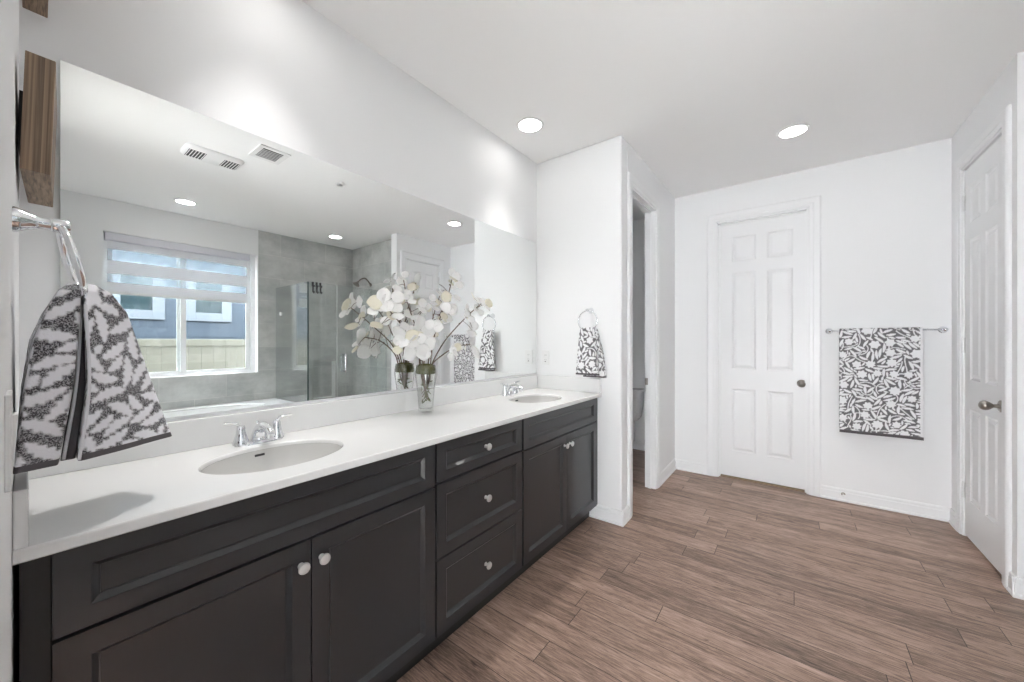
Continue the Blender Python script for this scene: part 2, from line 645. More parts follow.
grid_wall('wall_window', [-0.13, W1A, W1B, XT, N1A, N1B, XS + 0.12], [0, N1Z0, W1Z0, N1Z1, W1Z1, H], win_solid, 0.12,
          lambda a, z, d: (a, YW - d, z), [M_wall, M_tilex], lambda a, z: 1 if (a > XT or z < W1Z0) else 0)
struct(MB().box(N1A - 0.02, N1B + 0.02, YW - 0.13, YW - 0.115, N1Z0 - 0.02, N1Z1 + 0.02).build('wall_niche_back', M_tilex))
wl = MB()
wl.loops([[(-0.13, 0.0, z), (-0.003, 0.0, z), (-0.003 - 0.0125 * 1.30, -1.30, z), (-0.13, -1.30, z)] for z in (0, H)])
struct(wl.build('wall_left', M_wall, bevel=0.010, seg=3))
nt = MB()
for a, b_, c_, d_ in ((N1A - 0.022, N1B + 0.022, N1Z0 - 0.022, N1Z0), (N1A - 0.022, N1B + 0.022, N1Z1, N1Z1 + 0.022), (N1A - 0.022, N1A, N1Z0, N1Z1), (N1B, N1B + 0.022, N1Z0, N1Z1)):
    nt.box(a, b_, YW, YW + 0.004, c_, d_)
struct(nt.build('trim_niche', plain('pale_stone_edge', lin(176, 176, 172), 0.4, noise=0.05)))
struct(MB().box(XL - 0.12, XL, -4.03, -2.05, 0, H).build('wall_entry', M_wall))
struct(MB().box(XL - 0.12, XL, -2.05, -1.30, 2.44, H).build('wall_entry_header', M_wall))
# unseen room added beyond the camera's doorway; its wide opening shapes the daylight
struct(MB().box(-3.6, XL - 0.12, -4.03, -3.91, 0, H).build('wall_added_room_south', M_wall))
struct(MB().box(-3.6, XL - 0.12, 0.98, 1.1, 0, H).build('wall_added_room_north', M_wall))
struct(MB().box(-0.25, -0.131, 0.0, 0.98, 0, H).build('wall_added_room_east', M_wall))
grid_wall('wall_added_room_west', [-3.91, -3.2, -0.2, 0.98], [0, 0.25, 2.5, H], lambda a, z: not (-3.2 < a < -0.2 and 0.25 < z < 2.5), 0.12,
          lambda a, z, d: (-3.48 - d, a, z), [M_wall])  # added opening, placed to send level daylight through the doorway
# toilet closet behind the doorway
struct(MB().box(4.45, 4.57, -0.59, 1.0, 0, H).build('wall_toilet_back', M_wall))
struct(MB().box(XE, 4.57, 1.0, 1.1, 0, H).build('wall_toilet_side', M_wall))


# ------------------------------------------------------------------ casings, jambs, baseboards
CASE = [(0.0, 0.0), (0.0, 0.010), (0.006, 0.013), (0.026, 0.0135), (0.030, 0.017), (0.066, 0.019), (0.074, 0.016), (0.079, 0.010), (0.079, 0.0)]


def casing(name, a0, a1, top, to_world, depth, stop=None):
    mb = MB()
    rings = []
    paths = []
    for o, p in CASE:
        paths.append([to_world(a0 - o, 0, -p), to_world(a0 - o, top + o, -p), to_world(a1 + o, top + o, -p), to_world(a1 + o, 0, -p)])
    for k in range(4):
        rings.append([paths[i][k] for i in range(len(CASE))])
    mb.loops(rings, True, True, True)

    def jbox(aa, ab, za, zb, d0, d1):
        p = [to_world(aa, za, d0), to_world(ab, zb, d1)]
        mb.box(p[0][0], p[1][0], p[0][1], p[1][1], p[0][2], p[1][2])
    t = 0.016
    jbox(a0 - 0.001, a0 + t, 0, top, -0.004, depth)
    jbox(a1 - t, a1 + 0.001, 0, top, -0.004, depth)
    jbox(a0, a1, top - t, top + 0.001, -0.004, depth)
    if stop:
        d0, d1 = stop
        jbox(a0 + t, a0 + t + 0.011, 0, top - t, d0, d1)
        jbox(a1 - t - 0.011, a1 - t, 0, top - t, d0, d1)
        jbox(a0 + t, a1 - t, top - t - 0.011, top - t, d0, d1)
    return struct(mb.build(name, M_trim))


tw_far = lambda a, z, d: (XF + d, -a, z)
tw_right = lambda a, z, d: (a, YR - d, z)
tw_toilet = lambda a, z, d: (a, YT + d, z)
casing('trim_1', D1A, D1B, D1H, tw_far, 0.12, (0.028, 0.044))
casing('trim_2', D2A, D2B, D2H, tw_right, 0.12, (0.044, 0.075))
tr3 = casing('trim_3', D3A, D3B, DH, tw_toilet, 0.088, (0.034, 0.058))
sp = MB().box(D3B - 0.0190, D3B - 0.0155, YT + 0.060, YT + 0.086, 0.905, 0.965)
sp.build('strike_plate', M_bronze, tr3, bevel=0.001)['label'] = 'dark metal strike plate'


def baseboard(name, runs):
    """runs: (x0,y0,x1,y1,nx,ny) on the wall face, n pointing into the room"""
    mb = MB()
    prof = [(0.0, 0.0), (0.019, 0.0), (0.019, 0.012), (0.013, 0.018), (0.013, 0.070), (0.010, 0.076), (0.010, 0.090), (0.005, 0.100), (0.0, 0.100)]
    for x0, y0, x1, y1, nx, ny in runs:
        mb.loops([[(x + nx * p, y + ny * p, z) for p, z in prof] for x, y in ((x0, y0), (x1, y1))])
    return struct(mb.build(name, M_trim))


baseboard('baseboard_end', [(XE, -0.470, XE, YT - 0.0188, -1, 0), (XE - 0.0188, YT, D3A - 0.079, YT, 0, -1)])
baseboard('baseboard_toilet', [(D3B + 0.079, YT, XF, YT, 0, -1)])
baseboard('baseboard_far', [(XF, YT, XF, -D1A + 0.079, -1, 0), (XF, -D1B - 0.079, XF, YR, -1, 0)])
baseboard('baseboard_right', [(D2B + 0.079, YR, XF, YR, 0, 1), (3.03 - 0.0188, YR, D2A - 0.079, YR, 0, 1), (3.03, YR + 0.0188, 3.03, YR - 0.12, -1, 0)])
baseboard('baseboard_closet', [(4.45, -0.59, 4.45, 1.0, -1, 0)])


# ------------------------------------------------------------------ panelled fronts
def panel_front(W, Hh, T, rects, prof):
    """slab W x Hh, front face at y=0 (facing -y), thickness T towards +y; each rect is a moulded panel.
    prof: list of (inset, depth) going inwards"""
    mb = MB()
    xs = sorted({0.0, W} | {r[0] for r in rects} | {r[1] for r in rects})
    zs = sorted({0.0, Hh} | {r[2] for r in rects} | {r[3] for r in rects})
    for i in range(len(xs) - 1):
        for j in range(len(zs) - 1):
            cx, cz = 0.5 * (xs[i] + xs[i + 1]), 0.5 * (zs[j] + zs[j + 1])
            if any(r[0] < cx < r[1] and r[2] < cz < r[3] for r in rects):
                continue
            mb.add([(xs[i], 0, zs[j]), (xs[i + 1], 0, zs[j]), (xs[i + 1], 0, zs[j + 1]), (xs[i], 0, zs[j + 1])], [(0, 1, 2, 3)])
    for x0, x1, z0, z1 in rects:
        rings = []
        for ins, dep in [(0, 0)] + prof:
            rings.append([(x0 + ins, dep, z0 + ins), (x1 - ins, dep, z0 + ins), (x1 - ins, dep, z1 - ins), (x0 + ins, dep, z1 - ins)])
        vs = [p for r in rings for p in r]
        fs = []
        for k in range(len(rings) - 1):
            for q in range(4):
                w = (q + 1) % 4
                fs.append((k * 4 + q, k * 4 + w, k * 4 + 4 + w, k * 4 + 4 + q))
        e = (len(rings) - 1) * 4
        fs.append((e, e + 1, e + 2, e + 3))
        mb.add(vs, fs)
    mb.add([(0, 0, 0), (W, 0, 0), (W, 0, Hh), (0, 0, Hh), (0, T, 0), (W, T, 0), (W, T, Hh), (0, T, Hh)],
           [(4, 7, 6, 5), (0, 4, 5, 1), (1, 5, 6, 2), (2, 6, 7, 3), (3, 7, 4, 0)])
    return mb


def moved(mb, dx, dy, dz):
    mb.v = [(x + dx, y + dy, z + dz) for x, y, z in mb.v]
    return mb


DOORPROF = [(0.005, 0.004), (0.013, 0.0075), (0.017, 0.0075), (0.036, 0.0015), (0.038, 0.0012)]


def knob_mb(egg=True):
    """axis along -y from the door face at y=0"""
    mb = MB()
    M = Matrix.Rotation(math.pi / 2, 4, 'X')     # +z -> -y
    mb.lathe([(0.0, 0), (0.033, 0.0), (0.033, 0.006), (0.028, 0.010), (0.020, 0.012), (0.0, 0.012)], 28, M, False, False)
    mb.lathe([(0.012, 0.010), (0.010, 0.022), (0.0095, 0.030), (0.014, 0.036), (0.0225, 0.046), (0.0265, 0.058), (0.0255, 0.068), (0.020, 0.077), (0.010, 0.082), (0.0, 0.0835)], 28, M, False, False)
    return mb


# door 1: shut door in the far wall
d1 = bpy.data.objects.new('door_1', None)
C.objects.link(d1)
d1.location = (XF + 0.044, -D1A - 0.020, 0.018)
d1.rotation_euler = (0, 0, -math.pi / 2)
struct(d1)
W = D1B - D1A - 0.040
HH = D1H - 0.018 - 0.021
fx = lambda y: -y - (D1A + 0.020)
zz = lambda z: z - 0.018
rows = [(2.036, 2.27), (1.028, 1.93), (0.256, 0.842)]
cols = [(0.100, 0.292), (0.375, 0.560)]
rects = [(c0, c1, zz(r0), zz(r1)) for r0, r1 in rows for c0, c1 in cols]
panel_front(W, HH, 0.035, rects, DOORPROF).build('door_panel', M_door, d1, world=False)
k = moved(knob_mb(), -(-1.727) - (D1A + 0.020), 0, 0.926 - 0.018).build('knob', M_bronze, d1, smooth='auto', world=False)
k['label'] = 'antique pewter knob'
struct(MB().box(XF + 0.03, XF + 0.10, -D1B + 0.016, -D1A - 0.016, 0.0, 0.008).build('trim_threshold', plain('tan_threshold', lin(150, 128, 104), 0.5, noise=0.1, nscale=20)))
struct(MB().box(XF + 0.13, XF + 0.15, -D1B - 0.1, -D1A + 0.1, 0, D1H + 0.1).build('wall_far_dark_sheet', M_darkslot))  # dark sheet behind the shut door; shade of the gaps is its colour

# door 2: door in the right wall, hinges showing
d2 = bpy.data.objects.new('door_2', None)
C.objects.link(d2)
d2.location = (D2B - 0.019, YR - 0.006, 0.014)
d2.rotation_euler = (0, 0, math.pi)
struct(d2)
W = D2B - D2A - 0.038
HH = D2H - 0.014 - 0.023
cols = [(0.090, 0.255), (0.330, 0.495)]
rects = [(c0, c1, r0 - 0.014, r1 - 0.014) for r0, r1 in [(2.05, 2.28), (1.04, 1.94), (0.26, 0.85)] for c0, c1 in cols]
panel_front(W, HH, 0.035, rects, DOORPROF).build('door_panel', M_door, d2, world=False)
k = moved(knob_mb(), D2B - 0.019 - 3.222, 0, 0.933 - 0.014).build('knob', M_bronze, d2, smooth='auto', world=False)
k['label'] = 'antique pewter egg shaped knob'
for hz in (2.20, 1.263, 0.304):
    hb = MB()
    for q in range(5):
        hb.lathe([(0.0, 0), (0.0062, 0.0004), (0.0062, 0.0192), (0.0, 0.0196)], 12, Matrix.Translation((-0.002, -0.008, hz - 0.05 - 0.014 + q * 0.02)), False, False)
    hb.lathe([(0.0, 0), (0.004, 0.001), (0.004, 0.003), (0.0, 0.006)], 12, Matrix.Translation((-0.002, -0.008, hz + 0.05 - 0.014)), False, False)
    hb.box(-0.002, 0.022, -0.0015, 0.001, hz - 0.064, hz + 0.036)
    hb.build('hinge', M_nickel, d2, world=False)
struct(MB().box(D2A - 0.1, D2B + 0.1, YR - 0.15, YR - 0.13, 0, D2H + 0.1).build('wall_right_dark_sheet', M_darkslot))  # sheet coloured dark for the shade seen past the door edges

# ------------------------------------------------------------------ window, with blind and the world outside
YF = YW - 0.085                                            # room side of the window frame
w1 = MB()
fw = 0.045
w1.box(W1A, W1A + fw, YF - 0.035, YF, W1Z0, W1Z1)
w1.box(W1B - fw, W1B, YF - 0.035, YF, W1Z0, W1Z1)
w1.box(W1A + fw, W1B - fw, YF - 0.035, YF, W1Z0, W1Z0 + 0.032)
w1.box(W1A + fw, W1B - fw, YF - 0.035, YF, W1Z1 - fw, W1Z1)
win = struct(w1.build('window_1', M_trim, bevel=0.003))
win.location = (0, 0, 0)
mbs = MB()
for a, b_ in ((W1A + fw, 1.165), (1.085, W1B - fw)):
    yy = YF - 0.008 if a < 1 else YF - 0.024
    t = 0.030
    mbs.box(a, a + t, yy - 0.015, yy, W1Z0 + 0.032, W1Z1 - fw)
    mbs.box(b_ - t - 0.02, b_, yy - 0.015, yy, W1Z0 + 0.032, W1Z1 - fw)
    mbs.box(a + t, b_ - t, yy - 0.015, yy, W1Z0 + 0.032, W1Z0 + 0.032 + t)
    mbs.box(a + t, b_ - t, yy - 0.015, yy, W1Z1 - fw - t, W1Z1 - fw)
mbs.build('sash', M_trim, win, bevel=0.002)
pn = MB()
pn.box(W1A + fw + 0.02, 1.14, YF - 0.018, YF - 0.014, W1Z0 + 0.05, W1Z1 - fw - 0.02)
pn.build('pane', M_pane, win)
pn = MB()
pn.box(1.11, W1B - fw - 0.02, YF - 0.034, YF - 0.030, W1Z0 + 0.05, W1Z1 - fw - 0.02)
pn.build('pane', M_pane, win)
struct(MB().box(W1A + 0.001, W1B - 0.001, YW - 0.085, YW - 0.0005, W1Z0, W1Z0 + 0.006).build('trim_window_sill', M_trim))

bl = thing('roller_blind', 'pale grey zebra roller blind half lowered over the window above the tub', 'blind', (1.15, YW - 0.04, 2.408))
bx0, bx1 = W1A + 0.022, 1.765
yb = YW - 0.045
MB().box(bx0 - 0.01, bx1 + 0.012, yb - 0.035, yb + 0.040, 2.325, 2.408).build('cassette', M_valance, bl, bevel=0.008)['label'] = 'grey cassette'
for z0, z1 in ((2.245, 2.335), (1.990, 2.125), (1.805, 1.900)):
    MB().box(bx0 + 0.01, bx1 - 0.01, yb + 0.0, yb + 0.002, z0, z1).build('fabric_band', M_blind, bl)
for z0, z1 in ((2.125, 2.245), (1.900, 1.990)):
    MB().box(bx0 + 0.01, bx1 - 0.01, yb + 0.0, yb + 0.001, z0, z1).build('sheer_band', M_sheer, bl)
MB().box(bx0 + 0.008, bx1 - 0.008, yb - 0.008, yb + 0.010, 1.778, 1.806).build('bottom_rail', M_plastic, bl, bevel=0.004)['label'] = 'white bottom rail'

# outside
ground = MB().box(-6, 12, -9.5, YW - 0.3, -0.32, -0.25).build('ground', plain('tan_side_yard', lin(130, 120, 105), 0.9, noise=0.2, nscale=4))
struct(ground)
M_fence = plain('beige_vinyl', lin(86, 85, 77), 0.5, noise=0.03, nscale=3)
fe = thing('yard_fence', 'beige vinyl fence outside the window, in front of the blue house', 'fence', (1.5, -5.5, -0.25))
fb = MB()
for i in range(-30, 55):
    fb.box(i * 0.15 + 0.0005, i * 0.15 + 0.1495, -5.52, -5.50, -0.20, 1.22)
fb.build('boards', M_fence, fe, bevel=0.002)
MB().box(-4.5, 8.3, -5.535, -5.485, 1.22, 1.325).build('top_rail', M_fence, fe, bevel=0.006)
MB().box(-4.5, 8.3, -5.535, -5.485, -0.25, -0.13).build('bottom_rail', M_fence, fe, bevel=0.006)
for px in (-1.6, 0.2, 2.45, 4.6):
    MB().box(px - 0.06, px + 0.06, -5.57, -5.45, -0.25, 1.38).build('post', M_fence, fe, bevel=0.006)
M_side = plain('slate_blue_siding', lin(29, 42, 55), 0.7, noise=0.05, nscale=3)
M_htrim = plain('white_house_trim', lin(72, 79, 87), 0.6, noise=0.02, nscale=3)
M_hpale = plain('pale_blue_gable_siding', lin(84, 96, 106), 0.7, noise=0.03, nscale=3)
ho = thing('neighbour_house', 'slate blue house with white trimmed windows outside, beyond the beige fence', 'house', (1.7, -7.0, -0.25))
hb = MB()
zc = -0.25
while zc < 2.7:
    hb.loops([[(x, -7.2, zc), (x, -7.0 + 0.005, zc), (x, -7.0, zc + 0.18), (x, -7.2, zc + 0.18)] for x in (-5, 10)])
    zc += 0.18
hb.build('siding', M_side, ho)
hb = MB()
zc = 2.76
while zc < 5.2:
    hb.loops([[(x, -7.2, zc), (x, -7.0 + 0.014, zc), (x, -7.0, zc + 0.18), (x, -7.2, zc + 0.18)] for x in (-5, 10)])
    zc += 0.18
hb.build('upper_siding', M_hpale, ho)['label'] = 'paler upper siding'
M_hglass = plain('dark_house_window_glass', lin(28, 40, 44), 0.05, spec=0.8, noise=0.3, nscale=3)
for x0, x1 in ((0.963, 1.339), (1.907, 2.292)):
    z0, z1 = 1.815, 2.45
    fr = MB()
    t = 0.155
    fr.box(x0 - t, x0, -7.0, -6.96, z0 - t, z1 + t)
    fr.box(x1, x1 + t, -7.0, -6.96, z0 - t, z1 + t)
    fr.box(x0, x1, -7.0, -6.96, z0 - t, z0)
    fr.box(x0, x1, -7.0, -6.96, z1, z1 + t)
    f_ = fr.build('window_frame', M_htrim, ho, bevel=0.004)
    q = MB().box(x0, x1, -7.0, -6.985, z0, z1)
    g_ = q.build('pane', M_hglass, ho)
    g_.parent = f_

# ------------------------------------------------------------------ vanity
YC = -0.535          # door faces
ZTOP = 0.912
SHAKER = [(0.0015, 0.002), (0.0110, 0.0105), (0.0125, 0.0105), (0.0135, 0.0125)]


def front(name, x0, x1, z0, z1, root, stile=0.050, rail=0.050):
    W, Hh = x1 - x0, z1 - z0
    mb = panel_front(W, Hh, 0.019, [(stile, W - stile, rail, Hh - rail)], SHAKER)
    moved(mb, x0, YC, z0)
    return mb.build(name, M_cab, root)


def cab_knob(x, z, parent, root):
    mb = MB()
    M = Matrix.Translation((x, YC, z)) @ Matrix.Rotation(math.pi / 2, 4, 'X')
    mb.lathe([(0.0, 0), (0.009, 0.0), (0.0085, 0.002), (0.0055, 0.006), (0.005, 0.012), (0.008, 0.016), (0.0155, 0.019), (0.0165, 0.022), (0.0150, 0.026), (0.009, 0.0285), (0.0, 0.0295)], 24, M, False, False)
    o = mb.build('knob', M_nickel, root, smooth='auto')
    o.parent = parent
    o['label'] = 'brushed nickel knob'
    return o


def carcass(x0, x1, root):
    mb = MB()
    mb.box(x0, x1, YC + 0.0205, YC + 0.0265, 0.10, 0.884)
    mb.box(x0, x0 + 0.016, YC + 0.0265, -0.022, 0.10, 0.884)
    mb.box(x1 - 0.016, x1, YC + 0.0265, -0.022, 0.10, 0.884)
    mb.box(x0 + 0.016, x1 - 0.016, YC + 0.0265, -0.022, 0.10, 0.116)
    mb.box(x0 + 0.016, x1 - 0.016, -0.028, -0.022, 0.116, 0.884)
    mb.build('carcass', M_cabdark, root)
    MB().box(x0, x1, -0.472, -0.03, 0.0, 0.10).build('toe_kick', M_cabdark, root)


ca = thing('sink_base_cabinet', 'charcoal vanity cabinet under the nearest sink, with two doors', 'cabinet', (0.5, -0.28, 0), 'vanity cabinets')
carcass(-0.002, 1.000, ca)
MB().box(-0.002, 0.034, YC + 0.004, YC + 0.0205, 0.10, 0.884).build('filler_strip', M_cabdark, ca)['label'] = 'black filler strip beside the wall'
front('false_front', 0.036, 0.993, 0.711, 0.879, ca, 0.050, 0.042)
da = front('door', 0.036, 0.5155, 0.10, 0.703, ca)
db = front('door', 0.5195, 0.993, 0.10, 0.703, ca)
cab_knob(0.488, 0.638, da, ca)
cab_knob(0.547, 0.638, db, ca)

cb_ = thing('drawer_base_cabinet', 'charcoal three drawer cabinet in the middle of the vanity', 'cabinet', (1.3, -0.28, 0), 'vanity cabinets')
carcass(1.0005, 1.5935, cb_)
for z0, z1, zk in ((0.720, 0.879, 0.803), (0.413, 0.712, 0.567), (0.10, 0.405, 0.258)):
    dr = front('drawer', 1.003, 1.587, z0, z1, cb_, 0.050, 0.040 if z0 > 0.7 else 0.050)
    cab_knob(1.297, zk, dr, cb_)

cc = thing('sink_base_cabinet', 'charcoal vanity cabinet under the farther sink, against the end wall', 'cabinet', (2.07, -0.28, 0), 'vanity cabinets')
carcass(1.5945, 2.538, cc)
front('false_front', 1.602, 2.515, 0.711, 0.879, cc, 0.050, 0.042)
dc = front('door', 1.602, 2.070, 0.10, 0.703, cc)
dd = front('door', 2.074, 2.515, 0.10, 0.703, cc)
cab_knob(2.040, 0.640, dc, cc)
cab_knob(2.105, 0.640, dd, cc)
MB().box(2.518, 2.538, YC + 0.004, YC + 0.0205, 0.10, 0.884).build('filler_strip', M_cab, cc)

# counter with two oval openings
SINKS = [(0.517, -0.305), (2.055, -0.310)]
SA, SB = 0.208, 0.160
CX0, CX1, CY0, CY1 = XL + 0.0005, XE - 0.0005, -0.562, -0.0005
ZB = ZTOP - 0.026
NS = 72


def cell(mb, cx, cy, x0, x1, y0, y1, z, a, b, edge_drop):
    angs = [2 * math.pi * i / NS for i in range(NS)]
    for X in (x0, x1):
        for Y in (y0, y1):
            angs.append(math.atan2(Y - cy, X - cx) % (2 * math.pi))
    angs = sorted(set(round(t, 6) for t in angs))
    inner, outer = [], []
    for t in angs:
        c, s_ = math.cos(t), math.sin(t)
        tx = ((x1 - cx) / c if c > 0 else (x0 - cx) / c) if abs(c) > 1e-9 else 1e9
        ty = ((y1 - cy) / s_ if s_ > 0 else (y0 - cy) / s_) if abs(s_) > 1e-9 else 1e9
        d = min(tx, ty)
        outer.append((cx + c * d, cy + s_ * d, z))
        k = 1 / math.sqrt((c / a) ** 2 + (s_ / b) ** 2)
        inner.append((cx + c * k, cy + s_ * k, z))
    n = len(angs)
    fs = [(i, (i + 1) % n, n + (i + 1) % n, n + i) for i in range(n)]
    mb.add(outer + inner, fs)
    # soft rolled lip into the basin
    lip = []
    for q, (k, dz) in enumerate(((1.0, 0), (0.992, -0.0012), (0.982, -0.004), (0.975, -0.009), (0.972, -0.0132))):
        lip.append([(cx + (p[0] - cx) * k, cy + (p[1] - cy) * k, z + dz) for p in inner])
    mb.loops(lip, True, False, False)


ct = MB()
xb = [CX0, 0.25, 0.80, 1.78, 2.33, CX1]
for i in range(5):
    x0, x1 = xb[i], xb[i + 1]
    if i in (1, 3):
        cx, cy = SINKS[0 if i == 1 else 1]
        cell(ct, cx, cy, x0, x1, CY0 + 0.004, CY1, ZTOP, SA, SB, 0.030)
    else:
        ct.add([(x0, CY0 + 0.004, ZTOP), (x1, CY0 + 0.004, ZTOP), (x1, CY1, ZTOP), (x0, CY1, ZTOP)], [(0, 1, 2, 3)])
# front edge, ends and underside rim
ct.loops([[(x, CY0 + 0.004, ZTOP), (x, CY0 + 0.0012, ZTOP - 0.0012), (x, CY0, ZTOP - 0.004), (x, CY0, ZB + 0.003), (x, CY0 + 0.003, ZB), (x, YC + 0.03, ZB)] for x in (CX0, CX1)], False, False, False)
for x in (CX0, CX1):
    ct.add([(x, CY0, ZB), (x, CY1, ZB), (x, CY1, ZTOP), (x, CY0, ZTOP)], [(0, 1, 2, 3)])
ctop = ct.build('countertop', M_counter)
tag(ctop, 'long white marble vanity countertop with two oval sinks and low splashes', 'countertop')
MB().box(CX0 + 0.019, CX1 - 0.019, -0.0205, -0.0005, ZTOP, 1.018).build('backsplash', M_counter, ctop, bevel=0.003)
MB().box(CX0, CX0 + 0.018, CY0 + 0.002, -0.0005, ZTOP, 1.018).build('side_splash', M_counter, ctop, bevel=0.003)
MB().box(CX1 - 0.018, CX1, CY0 + 0.002, -0.0005, ZTOP, 1.018).build('side_splash', M_counter, ctop, bevel=0.003)

for (cx, cy), lab in zip(SINKS, ('oval white undermount basin nearest the camera, under the nearer chrome faucet', 'oval white undermount basin at the far end, beside the end wall')):
    sk = thing('sink_basin', lab, 'sink', (cx, cy, ZTOP - 0.16), 'vanity sinks')
    mb = MB()
    rings = []
    for k, dz in ((0.9715, -0.0136), (0.962, -0.028), (0.935, -0.055), (0.86, -0.095), (0.72, -0.125), (0.5, -0.143), (0.25, -0.150), (0.10, -0.152)):
        rings.append([(cx + SA * k * math.cos(2 * math.pi * j / 64), cy + SB * k * math.sin(2 * math.pi * j / 64), ZTOP + dz) for j in range(64)])
    mb.loops(rings, True, False, True)
    mb.build('bowl', M_basin, sk, smooth=True, fix=True)
    MB().lathe([(0, 0.006), (0.012, 0.006), (0.022, 0.004), (0.026, 0.0), (0.026, -0.004)], 28, Matrix.Translation((cx, cy, ZTOP - 0.152)), False, False).build('drain', M_chrome, sk, smooth=True)
    # overflow slot high on the back of the bowl
    ov = MB()
    th = [math.radians(91 + q) for q in (-4.5, -3, 0, 3, 4.5)]
    for dz0, dz1, off in ((-0.030, -0.040, 0.972),):
        top = [(cx + SA * 0.955 * math.cos(q), cy + SB * 0.955 * math.sin(q), ZTOP + -0.026) for q in th]
        bot = [(cx + SA * 0.948 * math.cos(q), cy + SB * 0.948 * math.sin(q), ZTOP - 0.034) for q in th]
        inn = [(x, y + 0.006, z) for x, y, z in bot]
        int_ = [(x, y + 0.006, z) for x, y, z in top]
        ov.loops([top, bot, inn, int_], False, False, False)
    ov.build('overflow_slot', M_darkslot, sk)['label'] = 'dark overflow slot'


# faucets
def make_faucet(loc, lab):
    r = thing('faucet', lab, 'faucet', loc, 'vanity faucets')
    mb = MB()
    n = 40
    def oval(a, b, z):
        pts = []
        for j in range(n):
            t = 2 * math.pi * j / n
            c, s_ = math.cos(t), math.sin(t)
            pts.append((a * math.copysign(abs(c) ** 0.6, c), b * math.copysign(abs(s_) ** 0.8, s_), z))
        return pts
    mb.loops([oval(0.078, 0.026, 0), oval(0.078, 0.026, 0.004), oval(0.074, 0.023, 0.010), oval(0.066, 0.018, 0.013)])
    mb.build('base_plate', M_chrome, r, smooth='auto', world=False)
    # spout
    sp_ = MB()
    path = smooth_path([(0, 0.006, 0.006), (0, 0.003, 0.030), (0, -0.012, 0.054), (0, -0.045, 0.066), (0, -0.085, 0.060), (0, -0.108, 0.048)], 22)
    rad = [0.027 - 0.0135 * min(1, i / 15) for i in range(22)]
    sp_.tube(path, rad, 18)
    sp_.lathe([(0.0105, 0.0), (0.0105, 0.016), (0.0, 0.016)], 16, Matrix.Translation((0, -0.103, 0.032)), True, False)
    sp_.build('spout', M_chrome, r, smooth='auto', world=False)
    lr = MB()
    lr.tube([(0, 0.020, 0.010), (0, 0.020, 0.070)], 0.0025, 8)
    lr.lathe([(0, 0), (0.005, 0.001), (0.006, 0.005), (0.004, 0.010), (0, 0.011)], 12, Matrix.Translation((0, 0.020, 0.068)), False, False)
    lr.build('lift_rod', M_chrome, r, smooth='auto', world=False)
    for sgn in (-1, 1):
        h = MB()
        h.lathe([(0.0, 0.0), (0.0255, 0.0), (0.025, 0.008), (0.021, 0.018), (0.0165, 0.034), (0.014, 0.050), (0.0135, 0.060), (0.010, 0.066), (0.0, 0.068)], 26, Matrix.Translation((sgn * 0.058, 0, 0.006)), False, False)
        pth = smooth_path([(sgn * 0.058, 0.003, 0.052), (sgn * 0.060, 0.003, 0.070), (sgn * 0.072, 0.001, 0.081), (sgn * 0.092, -0.002, 0.086), (sgn * 0.112, -0.004, 0.088)], 14)
        rings = []
        for i, p in enumerate(pth):
            u = i / 13
            wy = 0.0125 - 0.005 * u if u < 0.95 else 0.004
            wz = 0.009 - 0.0055 * u if u < 0.95 else 0.002
            t = (pth[min(i + 1, 13)] - pth[max(i - 1, 0)]).normalized()
            nrm = Vector((0, 1, 0)).cross(t).normalized()
            rings.append([tuple(p + Vector((0, 1, 0)) * wy * math.cos(2 * math.pi * j / 14) + nrm * wz * math.sin(2 * math.pi * j / 14)) for j in range(14)])
        h.loops(rings)
        h.build('lever_handle', M_chrome, r, smooth='auto', world=False)
    return r


fc = make_faucet((0.535, -0.086, ZTOP), 'chrome two handle faucet behind the nearest sink')
copy_tree(fc, (2.068, -0.086, ZTOP), 'chrome two handle faucet behind the far sink, by the end wall')

# mirror
mm = MB().box(0.067, 2.525, -0.0065, -0.0012, 1.032, 2.088)
mir = mm.build('vanity_mirror', [M_mirroredge, M_mirror])
for p in mir.data.polygons:
    if p.normal.y < -0.9:
        p.material_index = 1
tag(mir, 'wide frameless mirror on the wall above the white countertop', 'mirror')


